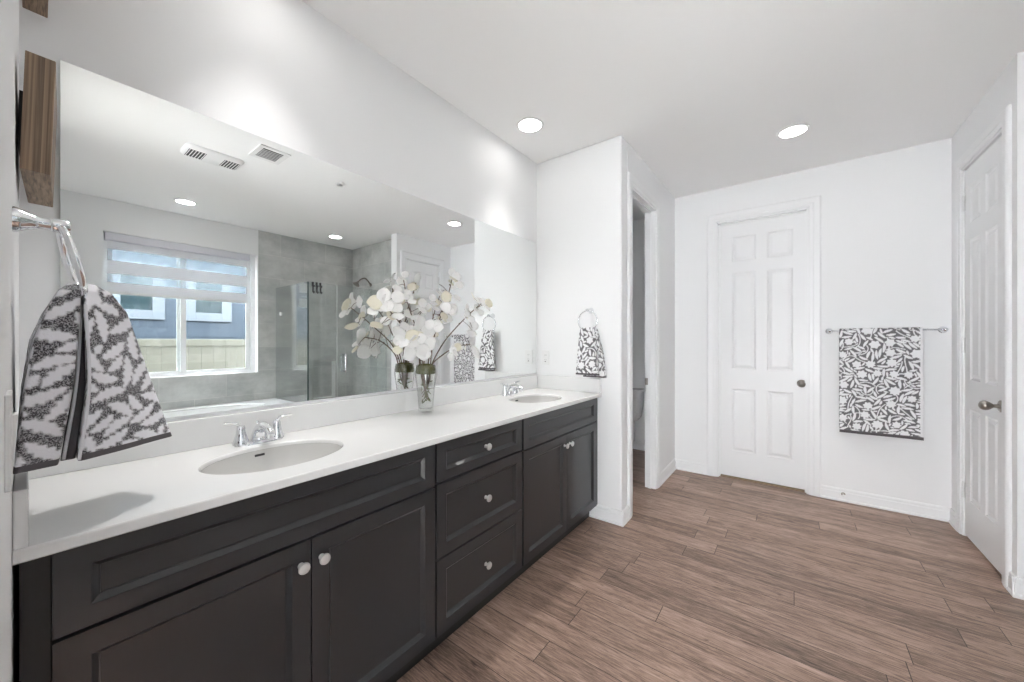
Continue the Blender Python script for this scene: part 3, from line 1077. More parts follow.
# ------------------------------------------------------------------ cloth patterns (woven motif maps, in centimetres)
def motif_map(w, h, res, seed, fr=(2.6, 3.6), n_fl=0.011, leaf=(3.4, 1.3), n_leaf=0.16, vine=0.10, flower=True, vein=0.12, rough=0.0, gap=0.35, bend=0.18):
    rng = np.random.default_rng(seed)
    nx, ny = int(w / res) + 1, int(h / res) + 1
    X, Y = np.meshgrid(np.arange(nx) * res, np.arange(ny) * res)
    out = np.zeros((ny, nx), np.float32)
    occ = []

    def free(x, y, r):
        return all((x - a) ** 2 + (y - b) ** 2 > (r + c) ** 2 for a, b, c in occ)
    if flower:
        for _ in range(int(w * h * n_fl * 30)):
            x, y, r = rng.uniform(0, w), rng.uniform(0, h), rng.uniform(*fr)
            if sum(1 for o in occ) < w * h * n_fl and free(x, y, r + 1.3):
                occ.append((x, y, r))
        for x, y, r in occ:
            th = np.arctan2(Y - y, X - x)
            d = np.hypot(X - x, Y - y)
            n = rng.integers(6, 9)
            out[d < r * (0.88 + 0.12 * np.cos(n * th + rng.uniform(0, 6)))] = 1
    # wandering stems
    for _ in range(int(w * h * vine * 0.1)):
        x, y, a = rng.uniform(0, w), rng.uniform(0, h), rng.uniform(0, 6.28)
        curv = rng.uniform(-0.25, 0.25)
        for s_ in range(26):
            i0, i1 = int((x - 0.8) / res), int((x + 0.8) / res) + 1
            j0, j1 = int((y - 0.8) / res), int((y + 0.8) / res) + 1
            if 0 <= i0 and i1 < nx and 0 <= j0 and j1 < ny:
                sub = (X[j0:j1, i0:i1] - x) ** 2 + (Y[j0:j1, i0:i1] - y) ** 2 < 0.34 ** 2
                out[j0:j1, i0:i1][sub] = 1
            x += 0.42 * math.cos(a)
            y += 0.42 * math.sin(a)
            a += curv * 0.42
            curv += rng.uniform(-0.05, 0.05)
    # leaves packed with a narrow ground gap around each
    for scale in (1.25, 1.0, 0.75, 0.55):
        for _ in range(int(w * h * n_leaf * 5)):
            x, y, a = rng.uniform(0, w), rng.uniform(0, h), rng.uniform(0, 6.28)
            L = leaf[0] * scale * rng.uniform(0.85, 1.15)
            Wd = leaf[1] * (0.5 + 0.5 * scale)
            rad = L / 2 + gap
            i0, i1 = max(0, int((x - rad) / res)), min(nx, int((x + rad) / res) + 2)
            j0, j1 = max(0, int((y - rad) / res)), min(ny, int((y + rad) / res) + 2)
            if i1 - i0 < 4 or j1 - j0 < 4:
                continue
            gx, gy = X[j0:j1, i0:i1] - x, Y[j0:j1, i0:i1] - y
            u = gx * math.cos(a) + gy * math.sin(a)
            v = -gx * math.sin(a) + gy * math.cos(a) + bend * u * u / L * rng.choice([-1, 1])
            half = Wd * 0.5 * np.clip(1 - (2 * u / L) ** 2, 0, 1) ** 0.7 * (1 + rough * np.sin(u * 4.6))
            lm = (np.abs(v) < half) & (np.abs(u) < L / 2)
            halo = (np.abs(v) < half + gap) & (np.abs(u) < L / 2 + gap)
            sub = out[j0:j1, i0:i1]
            if sub[halo].mean() > 0.07:
                continue
            sub[lm] = 1
            if vein:
                sub[lm & (np.abs(v) < vein) & (u > -L * 0.3)] = 0
    return out


def sample(mp, res, x, y):
    i = np.clip((x / res).astype(int), 0, mp.shape[1] - 1)
    j = np.clip((y / res).astype(int), 0, mp.shape[0] - 1)
    return mp[j, i]


def soften(mp, k=1):
    for _ in range(k):
        p = np.pad(mp, 1, mode='edge')
        mp = (p[1:-1, 1:-1] * 2 + p[:-2, 1:-1] + p[2:, 1:-1] + p[1:-1, :-2] + p[1:-1, 2:]) / 6
    return mp


def sheet(name, P, pat, mats, parent, closed_u=False, mat_idx=None, solid=0.0, offset=0.0):
    """P: (nv, nu, 3) grid of points, pat: (nv, nu) motif value"""
    nv, nu = P.shape[:2]
    me = bpy.data.meshes.new(name)
    V = P.reshape(-1, 3).copy()
    if parent is not None:
        V -= np.array(parent.location)
    fs, mi = [], []
    for j in range(nv - 1):
        for i in range(nu if closed_u else nu - 1):
            k_ = (i + 1) % nu
            fs.append((j * nu + i, j * nu + k_, (j + 1) * nu + k_, (j + 1) * nu + i))
            mi.append(mat_idx(i, j) if mat_idx else 0)
    me.from_pydata(V.tolist(), [], fs)
    for m in mats:
        me.materials.append(m)
    me.polygons.foreach_set('material_index', mi)
    me.polygons.foreach_set('use_smooth', [True] * len(fs))
    at = me.attributes.new('pattern', 'FLOAT', 'POINT')
    at.data.foreach_set('value', pat.reshape(-1).astype(np.float32))
    me.update()
    o = bpy.data.objects.new(name, me)
    C.objects.link(o)
    if parent is not None:
        o.parent = parent
    if solid:
        s_ = o.modifiers.new('thick', 'SOLIDIFY')
        s_.thickness = solid
        s_.offset = offset
    return o


# ------------------------------------------------------------------ towel bar and bath towel on the far wall
BX, BZ = 3.937, 1.372
tb = thing('towel_bar', 'chrome towel bar on the far wall, right of the white door', 'towel bar', (XF, -2.21, BZ))
MB().tube([(BX, -1.905, BZ), (BX, -2.527, BZ)], 0.006, 14).build('rod', M_chrome, tb, smooth=True)
for y in (-1.905, -2.527):
    b_ = MB()
    Mx = Matrix.Translation((XF, y, BZ)) @ Matrix.Rotation(-math.pi / 2, 4, 'Y')
    b_.lathe([(0, 0), (0.024, 0.0), (0.0235, 0.006), (0.017, 0.012), (0.010, 0.025), (0.009, 0.050), (0.0115, 0.060), (0.0115, 0.078), (0.006, 0.082), (0, 0.082)], 24, Mx, False, False)
    b_.build('bracket', M_chrome, tb, smooth='auto')

bt = thing('bath_towel', 'grey bath towel with white flower pattern hanging on the far wall bar', 'towel', (BX, -2.19, 0.58))
res = 0.10
mp = soften(motif_map(46, 170, res, 11, fr=(2.6, 3.5), n_fl=0.0075, leaf=(5.2, 1.5), n_leaf=0.4, vine=0.12, gap=0.40, vein=0.0), 1)
nu, nv = 190, 330
yl, yr_ = -1.962, -2.412
fl, bk, rr = 0.800, 0.77, 0.0135
tot = fl + math.pi * rr + bk
Pg = np.zeros((nv, nu, 3))
pat = np.zeros((nv, nu))
ss = np.linspace(0, tot, nv)
us = np.linspace(0, 1, nu)
for j, s_ in enumerate(ss):
    if s_ < fl:
        x, z = BX - rr, BZ - fl + s_
        hang = (fl - s_)
    elif s_ < fl + math.pi * rr:
        t = (s_ - fl) / rr
        x, z = BX - rr * math.cos(t), BZ + rr * math.sin(t)
        hang = 0
    else:
        x, z = BX + rr, BZ - (s_ - fl - math.pi * rr)
        hang = 0
    Pg[j, :, 0] = x - 0.004 * np.sin(us * 5.0 + 0.6) * min(1, hang * 2) - 0.006 * min(1, hang * 1.5)
    Pg[j, :, 1] = yl + (yr_ - yl) * us
    Pg[j, :, 2] = z + 0.004 * us * (1 if s_ < fl else 0)
    pat[j] = sample(mp, res, us * 45, np.full(nu, s_ * 100))
    e = us > 0.978
    pat[j][e] = 0.95
    if s_ < 0.022 or s_ > tot - 0.022:
        pat[j] = 0.0
sheet('cloth', Pg, pat, [M_towelB, M_hem], bt, mat_idx=lambda i, j: 1 if (ss[j] < 0.018 or ss[j] > tot - 0.018) else 0, solid=0.011, offset=0.0)
# the folded-over under layer peeping out at the right edge
Pg2 = Pg[: int(nv * 0.49), -26:, :].copy()
Pg2[:, :, 0] += 0.0125
Pg2[:, :, 1] -= 0.0085
Pg2[:, :, 2] -= 0.0035
pat2 = pat[: int(nv * 0.49), -26:].copy()
sheet('under_layer', Pg2, pat2, [M_towelB, M_hem], bt, mat_idx=lambda i, j: 1 if ss[j] < 0.018 else 0, solid=0.008)

ds = thing('door_stop', 'small metal door stop on the baseboard below the bath towel', 'door stop', (XF - 0.013, -1.99, 0.060))
MB().lathe([(0, 0), (0.014, 0.0), (0.013, 0.004), (0.006, 0.006), (0.0055, 0.035), (0.009, 0.037), (0.009, 0.046), (0, 0.048)], 18, Matrix.Translation((XF - 0.0128, -1.99, 0.060)) @ Matrix.Rotation(-math.pi / 2, 4, 'Y'), False, False).build('stem', M_bronze, ds, smooth='auto')
MB().lathe([(0.0, 0), (0.0095, 0.0), (0.0095, 0.006), (0, 0.009)], 18, Matrix.Translation((XF - 0.0128 - 0.046, -1.99, 0.060)) @ Matrix.Rotation(-math.pi / 2, 4, 'Y'), False, False).build('rubber_tip', M_plastic, ds, smooth='auto')


# ------------------------------------------------------------------ towel rings
def post_mb(M):
    mb = MB()
    mb.lathe([(0, 0), (0.0225, 0.0), (0.0225, 0.003), (0.020, 0.010), (0.0145, 0.021), (0.0110, 0.031), (0.0105, 0.044), (0.0125, 0.046), (0.0125, 0.065), (0.0105, 0.068), (0, 0.068)], 28, M, False, False)
    return mb


RY, RZ = -0.545, 1.508
tr = thing('towel_ring', 'chrome towel ring on the left wall, nearest the camera', 'towel ring', (XL, RY, RZ), 'towel rings')
post_mb(Matrix.Translation((XL, RY, RZ)) @ Matrix.Rotation(math.pi / 2, 4, 'Y')).build('post', M_chrome, tr, smooth='auto')
RR = 0.062
ring_pts = []
for i in range(48):
    t = 2 * math.pi * i / 48
    yy, z_ = RR * math.cos(t), RR * math.sin(t)
    ring_pts.append((XL + 0.0555 + 0.0290 * (1 - (z_ + RR) / (2 * RR)) - 0.02 * yy, RY + yy, RZ - 0.004 - RR + z_))
MB().tube(ring_pts, 0.0055, 14, closed=True).build('ring', M_chrome, tr, smooth=True)

TH2 = -0.478
tr2 = thing('towel_ring', 'chrome towel ring on the end wall beyond the far sink', 'towel ring', (XE, TH2, 1.515), 'towel rings')
post_mb(Matrix.Translation((XE, TH2, 1.515)) @ Matrix.Rotation(-math.pi / 2, 4, 'Y')).build('post', M_chrome, tr2, smooth='auto')
RR2 = 0.074
MB().tube([(XE - 0.056, TH2 + RR2 * math.cos(2 * math.pi * i / 48), 1.511 - RR2 + RR2 * math.sin(2 * math.pi * i / 48)) for i in range(48)], 0.0045, 12, closed=True).build('ring', M_chrome, tr2, smooth=True)


# ------------------------------------------------------------------ hand towels
def chaikin(P, n):
    for _ in range(n):
        Q = np.roll(P, -1, axis=0)
        P = np.stack([P * 0.75 + Q * 0.25, P * 0.25 + Q * 0.75], 1).reshape(-1, 2)
    return P


def resample_loop(P, n):
    Q = np.vstack([P, P[:1]])
    d = np.r_[0, np.cumsum(np.hypot(*(Q[1:] - Q[:-1]).T))]
    t = np.linspace(0, d[-1], n, endpoint=False)
    return np.c_[np.interp(t, d, Q[:, 0]), np.interp(t, d, Q[:, 1])], t


def lobe(name, keys, parent, mp, mres, mats, nz=150, nu=150, uoff=0.0, hem=0.016, wob=0.0, phase=0.0, slant=None, allpat=None):
    """closed cloth lobe lofted from (z, [loop corner points]) sections, top first"""
    zs = np.array([k_[0] for k_ in keys])
    loops = np.array([k_[1] for k_ in keys], float)
    zz_ = np.linspace(zs[0], zs[-1], nz)
    P = np.zeros((nz, nu, 3))
    pat = np.zeros((nz, nu))
    for j, z in enumerate(zz_):
        m = np.array([[np.interp(-z, -zs, loops[:, q, a]) for a in (0, 1)] for q in range(loops.shape[1])])
        nx_ = np.roll(m, -1, axis=0)
        m = np.stack([m, m * 0.86 + nx_ * 0.14, m * 0.14 + nx_ * 0.86], 1).reshape(-1, 2)
        L, t = resample_loop(chaikin(m, 2), nu)
        f = (zs[0] - z) / (zs[0] - zs[-1])
        ang = t / max(t[-1], 1e-6) * 2 * math.pi
        c = L.mean(0)
        L = c + (L - c) * (1 + wob * f * (np.sin(ang * 5 + phase + f * 2)[:, None] * 0.6 + np.sin(ang * 3 + f * 4 + phase)[:, None] * 0.5))
        P[j, :, 0], P[j, :, 1] = L[:, 0], L[:, 1]
        P[j, :, 2] = z if slant is None else z + slant * f * (L[:, 1] - c[1])
        pat[j] = sample(mp, mres, t * 100 + uoff, np.full(nu, (zs[0] - z) * 100)) if allpat is None else allpat
    hj = nz - max(2, int(hem / ((zs[0] - zs[-1]) / (nz - 1))))
    o = sheet(name, P, pat, mats, parent, closed_u=True, mat_idx=lambda i, j: 1 if j >= hj else 0)
    # close top and bottom
    import bmesh
    bm = bmesh.new()
    bm.from_mesh(o.data)
    bm.verts.ensure_lookup_table()
    for ring, mi in ((range(nu), 0), (range((nz - 1) * nu, nz * nu), 1)):
        f = bm.faces.new([bm.verts[i] for i in ring])
        f.material_index = mi
    bmesh.ops.recalc_face_normals(bm, faces=bm.faces)
    bm.to_mesh(o.data)
    bm.free()
    return o


mpA = soften(motif_map(75, 42, 0.15, 5, fr=(3.0, 4.4), n_fl=0.0030, leaf=(5.4, 1.9), n_leaf=0.5, vine=0.0, vein=0.0, rough=0.22, gap=0.55, bend=0.35), 1)
ht = thing('hand_towel', 'grey and white leaf patterned hand towel pulled through the left wall ring', 'towel', (0.06, -0.46, 1.05), 'hand towels')
lobe('wall_side_fold', [
    (1.402, [(0.056, -0.520), (0.071, -0.522), (0.071, -0.47), (0.056, -0.47)]),
    (1.388, [(0.044, -0.542), (0.072, -0.546), (0.072, -0.45), (0.044, -0.45)]),
    (1.345, [(0.028, -0.556), (0.071, -0.556), (0.070, -0.41), (0.026, -0.41)]),
    (1.290, [(0.014, -0.562), (0.068, -0.558), (0.066, -0.38), (0.010, -0.38)]),
    (1.190, [(0.002, -0.566), (0.062, -0.556), (0.062, -0.35), (0.000, -0.35)]),
    (1.050, [(-0.009, -0.566), (0.043, -0.552), (0.056, -0.31), (-0.007, -0.31)])], ht, mpA, 0.15, [M_towelA, M_hem], uoff=3, wob=0.02)
lobe('room_side_fold', [
    (1.404, [(0.075, -0.522), (0.094, -0.51), (0.092, -0.46), (0.075, -0.46)]),
    (1.388, [(0.075, -0.548), (0.116, -0.520), (0.110, -0.43), (0.076, -0.43)]),
    (1.350, [(0.076, -0.558), (0.142, -0.500), (0.125, -0.40), (0.077, -0.41)]),
    (1.200, [(0.080, -0.562), (0.186, -0.466), (0.155, -0.36), (0.082, -0.37)]),
    (1.052, [(0.066, -0.562), (0.228, -0.444), (0.190, -0.33), (0.074, -0.34)])], ht, mpA, 0.15, [M_towelA, M_hem], uoff=22, wob=0.025, phase=2.0)
lobe('inner_fold', [
    (1.36, [(0.070, -0.500), (0.078, -0.500), (0.078, -0.44), (0.070, -0.44)]),
    (1.20, [(0.062, -0.520), (0.080, -0.520), (0.080, -0.39), (0.064, -0.39)]),
    (1.052, [(0.046, -0.525), (0.066, -0.525), (0.070, -0.35), (0.058, -0.35)])], ht, mpA, 0.15, [M_hem, M_hem], nz=50, nu=50, allpat=0.0)
he = MB()
he.tube(smooth_path([(0.0735, -0.528, 1.36), (0.066, -0.534, 1.20), (0.050, -0.534, 1.056)], 16), 0.0026, 8)
he.build('selvedge', M_hemwhite, ht, smooth=True)['label'] = 'white selvedge inside the fold'
he = MB()
he.tube(smooth_path([(0.0765, -0.555, 1.36), (0.081, -0.563, 1.20), (0.068, -0.563, 1.056)], 16), 0.0026, 8)
he.build('selvedge', M_hemwhite, ht, smooth=True)['label'] = 'white selvedge inside the fold'

mpB = soften(motif_map(60, 42, 0.15, 23, fr=(2.2, 3.0), n_fl=0.007, leaf=(4.6, 1.6), n_leaf=0.4, vine=0.08, gap=0.40, vein=0.0), 1)
ht2 = thing('hand_towel', 'grey and white floral hand towel hanging in the end wall ring', 'towel', (2.47, -0.49, 1.04), 'hand towels')
lobe('front_fold', [
    (1.388, [(2.469, -0.432), (2.469, -0.530), (2.481, -0.530), (2.481, -0.432)]),
    (1.375, [(2.463, -0.424), (2.463, -0.538), (2.481, -0.538), (2.481, -0.424)]),
    (1.20, [(2.459, -0.410), (2.457, -0.558), (2.481, -0.560), (2.481, -0.412)]),
    (1.046, [(2.457, -0.396), (2.455, -0.572), (2.481, -0.574), (2.481, -0.398)])], ht2, mpB, 0.15, [M_towelB, M_hem], nz=110, nu=130, uoff=4, wob=0.02)
lobe('back_fold', [
    (1.388, [(2.485, -0.440), (2.485, -0.536), (2.499, -0.536), (2.499, -0.440)]),
    (1.375, [(2.485, -0.436), (2.485, -0.548), (2.505, -0.548), (2.505, -0.436)]),
    (1.20, [(2.485, -0.440), (2.485, -0.590), (2.519, -0.590), (2.519, -0.440)]),
    (1.030, [(2.485, -0.440), (2.485, -0.608), (2.523, -0.608), (2.523, -0.440)])], ht2, mpB, 0.15, [M_towelB, M_hem], nz=110, nu=110, uoff=30, wob=0.03, phase=1.0)

# ------------------------------------------------------------------ small wall fittings
ol = thing('wall_outlet', 'white wall outlet on the end wall beside the mirror', 'outlet', (XE, -0.089, 1.16))
MB().box(XE - 0.006, XE, -0.125, -0.053, 1.102, 1.218).build('cover_plate', M_plastic, ol, bevel=0.002)
o_ = MB().box(XE - 0.009, XE - 0.006, -0.105, -0.073, 1.124, 1.196).build('receptacle', M_plastic, ol, bevel=0.001)
for zc in (1.142, 1.178):
    for dy in (-0.006, 0.006):
        so = MB().box(XE - 0.0096, XE - 0.0088, -0.089 + dy - 0.001, -0.089 + dy + 0.001, zc - 0.004, zc + 0.004).build('slot', M_darkslot, ol)
        so.parent = o_
rb = MB().box(XE - 0.0098, XE - 0.0088, -0.095, -0.083, 1.112 + 0.012, 1.112 + 0.018).build('reset_button', M_darkslot, ol)
rb.parent = o_

SX = -0.0132
lsw = thing('light_switch', 'white rocker light switch at the left edge, near the grey hand towel', 'light switch', (SX, -0.81, 1.152))
MB().box(SX - 0.001, SX + 0.006, -0.85, -0.77, 1.088, 1.216).build('cover_plate', M_plastic, lsw, bevel=0.002)
ro = MB()
ro.loops([[(SX + 0.005, y, 1.118), (SX + 0.0075, y, 1.118), (SX + 0.0105, y, 1.186), (SX + 0.005, y, 1.186)] for y in (-0.826, -0.794)])
ro.build('rocker', M_plastic, lsw)

# wooden wall art on the left wall
for nm, zc, ax, az_, ay_, lab in (('wall_art', 1.785, 0.008, -2.5, 1.7, 'brown striped wood wall block above the left wall towel ring'), ('wall_art', 2.300, 0.001, -1.0, 0.8, 'brown wood wall block highest on the left wall, cut by the top of the photo')):
    wa = thing(nm, lab, 'wall decor', (ax, -0.20, zc), 'wooden wall blocks')
    wa.rotation_euler = (0, R(ay_), R(az_))
    MB().box(-0.000, 0.042, -0.155, 0.160, -0.128, 0.128).build('wood_block', M_artwood, wa, bevel=0.0015, world=False)
    MB().box(-0.008, 0.000, -0.10, 0.10, -0.06, 0.06).build('backing', M_black, wa, world=False)

# ------------------------------------------------------------------ vase, moss, flowering branches
VX, VY = 1.311, -0.098
va = thing('vase', 'clear tapered glass vase standing on the white countertop', 'vase', (VX, VY, ZTOP))
outp = [(0.0, 0.0), (0.036, 0.0), (0.0385, 0.003), (0.041, 0.05), (0.046, 0.11), (0.053, 0.165), (0.0565, 0.195), (0.0555, 0.215), (0.051, 0.240), (0.0495, 0.250), (0.0470, 0.250), (0.0485, 0.240), (0.0530, 0.215), (0.0540, 0.195), (0.0505, 0.165), (0.0435, 0.11), (0.0385, 0.05), (0.035, 0.018), (0.0, 0.014)]
MB().lathe(outp, 44, Matrix.Translation((VX, VY, ZTOP)), False, False).build('glass_body', M_vase, va, smooth=True)
mo = MB()
rng = random.Random(4)
rings = []
for q, (r_, z) in enumerate([(0.0, 0.203), (0.050, 0.203), (0.0525, 0.208), (0.052, 0.222), (0.048, 0.243), (0.040, 0.250), (0.022, 0.254), (0.0, 0.255)]):
    rings.append([(VX + r_ * (1 + 0.03 * rng.uniform(-1, 0.0)) * math.cos(2 * math.pi * j / 40), VY + r_ * math.sin(2 * math.pi * j / 40), ZTOP + z + rng.uniform(-0.002, 0.002)) for j in range(40)])
mo.loops(rings, True, False, False)
tag(mo.build('moss', M_moss, smooth=True), 'band of green moss filling the neck of the glass vase', 'moss', kind='stuff')


def petal(mb, base, axis, normal, L, Wd, cup, mi=0):
    """one rounded, cupped petal starting at base, growing along axis"""
    a = Vector(axis).normalized()
    n_ = Vector(normal)
    n_ = (n_ - a * n_.dot(a)).normalized()
    s_ = a.cross(n_)
    ni, nj = 7, 6
    vs, fs = [], []
    for i in range(ni):
        u = i / (ni - 1)
        w = Wd * (math.sin(math.pi * (0.06 + 0.90 * u)) ** 0.55) * 0.5
        for j in range(nj):
            v = j / (nj - 1) * 2 - 1
            p = Vector(base) + a * (L * (u - 0.10 * u * v * v)) + s_ * (w * v) + n_ * (cup * L * (0.55 * u * u + 0.35 * v * v * u) + 0.012 * L * math.sin(9 * v + 4 * u))
            vs.append(tuple(p))
    for i in range(ni - 1):
        for j in range(nj - 1):
            fs.append((i * nj + j, i * nj + j + 1, (i + 1) * nj + j + 1, (i + 1) * nj + j))
    mb.add(vs, fs, mi)


def blossom(root, pos, face, size, npet, seed, cream=0.2):
    r_ = random.Random(seed)
    mb = MB()
    f = Vector(face).normalized()
    e1 = f.orthogonal().normalized()
    e2 = f.cross(e1)
    a0 = r_.uniform(0, 6.28)
    for q in range(npet):
        t = a0 + 2 * math.pi * q / npet + r_.uniform(-0.25, 0.25)
        ax = e1 * math.cos(t) + e2 * math.sin(t) + f * r_.uniform(0.0, 0.25)
        petal(mb, pos, ax, f, size * 1.3 * r_.uniform(0.85, 1.15), size * 1.35 * r_.uniform(0.85, 1.1), r_.uniform(0.06, 0.22), 1 if r_.random() < cream else 0)
    o = mb.build('blossom', [M_petal, M_petalcream], root, smooth=True, fix=False)
    so_ = o.modifiers.new('thick', 'SOLIDIFY')
    so_.thickness = 0.0008
    return o


# (label, path of the branch, [side twigs], [(blossom position, facing, size, petals)])
NECK = (VX, VY, ZTOP + 0.235)
BR = [
    ('tallest flowering twig, rising steeply to the top right above the vase', (0.006, 0.000), [(1.345, -0.13, 1.36), (1.405, -0.16, 1.52), (1.440, -0.165, 1.640)],
     [((1.42, -0.150, 1.560), (1.385, -0.12, 1.60))],
     [((1.440, -0.165, 1.645), 0.040, 3), ((1.462, -0.185, 1.625), 0.038, 2), ((1.420, -0.17, 1.605), 0.028, 2), ((1.395, -0.15, 1.545), 0.042, 4), ((1.430, -0.19, 1.530), 0.038, 3), ((1.372, -0.12, 1.500), 0.034, 3)]),
    ('flowering twig sweeping out to the far right, toward the end wall', (0.012, -0.006), [(1.390, -0.16, 1.29), (1.490, -0.22, 1.42), (1.575, -0.255, 1.500)],
     [((1.50, -0.22, 1.43), (1.51, -0.25, 1.36)), ((1.55, -0.245, 1.475), (1.61, -0.27, 1.495))],
     [((1.575, -0.255, 1.510), 0.045, 3), ((1.545, -0.235, 1.530), 0.036, 3), ((1.615, -0.27, 1.490), 0.038, 2), ((1.510, -0.25, 1.350), 0.045, 3), ((1.56, -0.25, 1.465), 0.034, 2), ((1.49, -0.22, 1.430), 0.034, 3)]),
    ('low flowering twig arching right, ending in one big white bloom', (0.015, -0.004), [(1.385, -0.15, 1.215), (1.455, -0.19, 1.260), (1.525, -0.225, 1.270)],
     [((1.43, -0.175, 1.25), (1.425, -0.20, 1.235))],
     [((1.530, -0.228, 1.262), 0.060, 4), ((1.430, -0.20, 1.240), 0.034, 2), ((1.415, -0.185, 1.225), 0.030, 2)]),
    ('upright flowering twig in the middle of the vase', (-0.002, 0.006), [(1.320, -0.115, 1.33), (1.345, -0.125, 1.44), (1.375, -0.135, 1.535)],
     [((1.34, -0.12, 1.42), (1.315, -0.15, 1.47)), ((1.33, -0.12, 1.38), (1.385, -0.17, 1.41))],
     [((1.378, -0.135, 1.545), 0.040, 3), ((1.335, -0.15, 1.475), 0.036, 3), ((1.390, -0.17, 1.415), 0.040, 4), ((1.350, -0.155, 1.40), 0.030, 2), ((1.318, -0.15, 1.500), 0.030, 2)]),
    ('flowering twig leaning left against the mirror, tall and thin', (-0.010, 0.010), [(1.275, -0.07, 1.33), (1.225, -0.06, 1.48), (1.195, -0.060, 1.610)],
     [((1.24, -0.06, 1.45), (1.205, -0.09, 1.50)), ((1.255, -0.06, 1.40), (1.30, -0.09, 1.46))],
     [((1.195, -0.060, 1.620), 0.030, 2), ((1.215, -0.08, 1.555), 0.032, 2), ((1.205, -0.09, 1.505), 0.034, 2), ((1.298, -0.09, 1.470), 0.040, 3), ((1.245, -0.07, 1.42), 0.038, 3), ((1.238, -0.07, 1.505), 0.030, 2)]),
    ('flowering twig arching left, its tip farthest left over the counter', (-0.014, 0.002), [(1.235, -0.11, 1.27), (1.130, -0.13, 1.37), (1.020, -0.150, 1.460)],
     [((1.09, -0.135, 1.40), (1.04, -0.11, 1.37)), ((1.14, -0.13, 1.36), (1.12, -0.10, 1.45))],
     [((1.015, -0.150, 1.470), 0.052, 5), ((1.055, -0.16, 1.490), 0.045, 4), ((0.990, -0.14, 1.435), 0.040, 3), ((1.035, -0.11, 1.370), 0.045, 3), ((1.12, -0.10, 1.450), 0.036, 2), ((1.085, -0.155, 1.425), 0.042, 3)]),
    ('low flowering twig leaning left, loaded with large blooms above the counter', (-0.015, -0.006), [(1.260, -0.13, 1.225), (1.195, -0.16, 1.290), (1.120, -0.185, 1.310)],
     [((1.19, -0.16, 1.285), (1.165, -0.20, 1.25)), ((1.235, -0.14, 1.25), (1.225, -0.17, 1.33))],
     [((1.110, -0.185, 1.305), 0.052, 4), ((1.160, -0.205, 1.255), 0.056, 5), ((1.215, -0.175, 1.345), 0.052, 5), ((1.215, -0.20, 1.250), 0.052, 4), ((1.075, -0.18, 1.265), 0.038, 2), ((1.175, -0.18, 1.330), 0.040, 3)]),
    ('flowering twig leaning forward over the front of the countertop', (0.002, -0.014), [(1.300, -0.165, 1.28), (1.285, -0.235, 1.400), (1.270, -0.300, 1.475)],
     [((1.287, -0.22, 1.38), (1.33, -0.25, 1.42)), ((1.29, -0.20, 1.34), (1.245, -0.24, 1.36))],
     [((1.268, -0.305, 1.482), 0.042, 4), ((1.335, -0.255, 1.428), 0.044, 4), ((1.240, -0.245, 1.362), 0.040, 3), ((1.290, -0.27, 1.430), 0.036, 3)]),
]
rng = random.Random(12)
seed = 100
for lab, (ox, oy), path, twigs, blooms in BR:
    st = thing('flower_stem', lab, 'flower stem', (VX + ox * 1.2, VY + oy * 1.2, ZTOP + 0.05), 'white flowering stems in the glass vase')
    zb_ = rng.uniform(0.03, 0.11)
    pts = [(VX - ox * 1.7 + rng.uniform(-0.012, 0.012), VY - oy * 1.7 + rng.uniform(-0.012, 0.012), ZTOP + zb_), (VX + ox, VY + oy, ZTOP + 0.15), (VX + ox * 2.2, VY + oy * 2.2, ZTOP + 0.245)] + path
    P = smooth_path(pts, 44)
    mb = MB()
    mb.tube(P, [(0.0024 if i < 9 else 0.0040 - 0.0018 * i / 43) for i in range(44)], 8)
    for t0, t1 in twigs:
        mid = ((t0[0] + t1[0]) / 2, (t0[1] + t1[1]) / 2, (t0[2] + t1[2]) / 2 + 0.012)
        mb.tube(bez(t0, mid, t1, 10), [0.0020 - 0.0008 * i / 9 for i in range(10)], 6)
    # buds and nodes along the twig
    for i in range(20, 42, 4):
        p = P[i] + Vector((rng.uniform(-1, 1), rng.uniform(-1, 1), rng.uniform(-0.3, 1))) * 0.010
        mb.tube([P[i], p], [0.0015, 0.0028], 6)
    mb.build('twig', M_stem, st, smooth=True)
    lf = MB()
    for q in range(5):
        h_ = rng.uniform(0.06, 0.17)
        b0 = Vector((VX + rng.uniform(-0.018, 0.018), VY + rng.uniform(-0.018, 0.018), ZTOP + h_))
        d_ = Vector((rng.uniform(-1, 1), rng.uniform(-1, 1), rng.uniform(-1.4, 0.6))).normalized()
        petal(lf, b0, d_, (rng.uniform(-1, 1), rng.uniform(-1, 1), 0.3), 0.030, 0.007, 0.1)
    lf.build('leaves', M_leafy, st, smooth=True, fix=False)
    extra = []
    for q, t_ in enumerate((0.66, 0.80, 0.93)):
        p = P[int(t_ * 43)]
        a_ = rng.uniform(0, 6.28)
        d_ = Vector((math.cos(a_), math.sin(a_) * 0.7, rng.uniform(-0.4, 0.8))).normalized()
        e_ = p + d_ * rng.uniform(0.020, 0.045)
        e_.y = min(e_.y, -0.045)
        extra.append((tuple(e_), rng.uniform(0.032, 0.046), rng.choice((1, 1, 2))))
    for (pos, size, npet) in [(a, b * 1.05, min(c, 2 + (b > 0.045))) for a, b, c in blooms] + extra:
        seed += 1
        r_ = random.Random(seed)
        out = Vector(pos) - Vector((VX, VY, 1.25))
        face = out.normalized() * 0.5 + Vector((r_.uniform(-0.9, 0.3), r_.uniform(-1.3, -0.35), r_.uniform(-0.3, 0.5)))
        # a short stalk joins every bloom to the nearest point of its twig
        near = min(P[18:], key=lambda q: (q - Vector(pos)).length)
        b_ = blossom(st, pos, face, size, npet, seed)
        if (near - Vector(pos)).length > 0.012:
            me2 = MB().tube([near, (near + Vector(pos)) / 2 + Vector((0, 0, 0.005)), Vector(pos)], 0.0013, 6).build('stalk', M_stem, st, smooth=True)
            me2.parent = b_

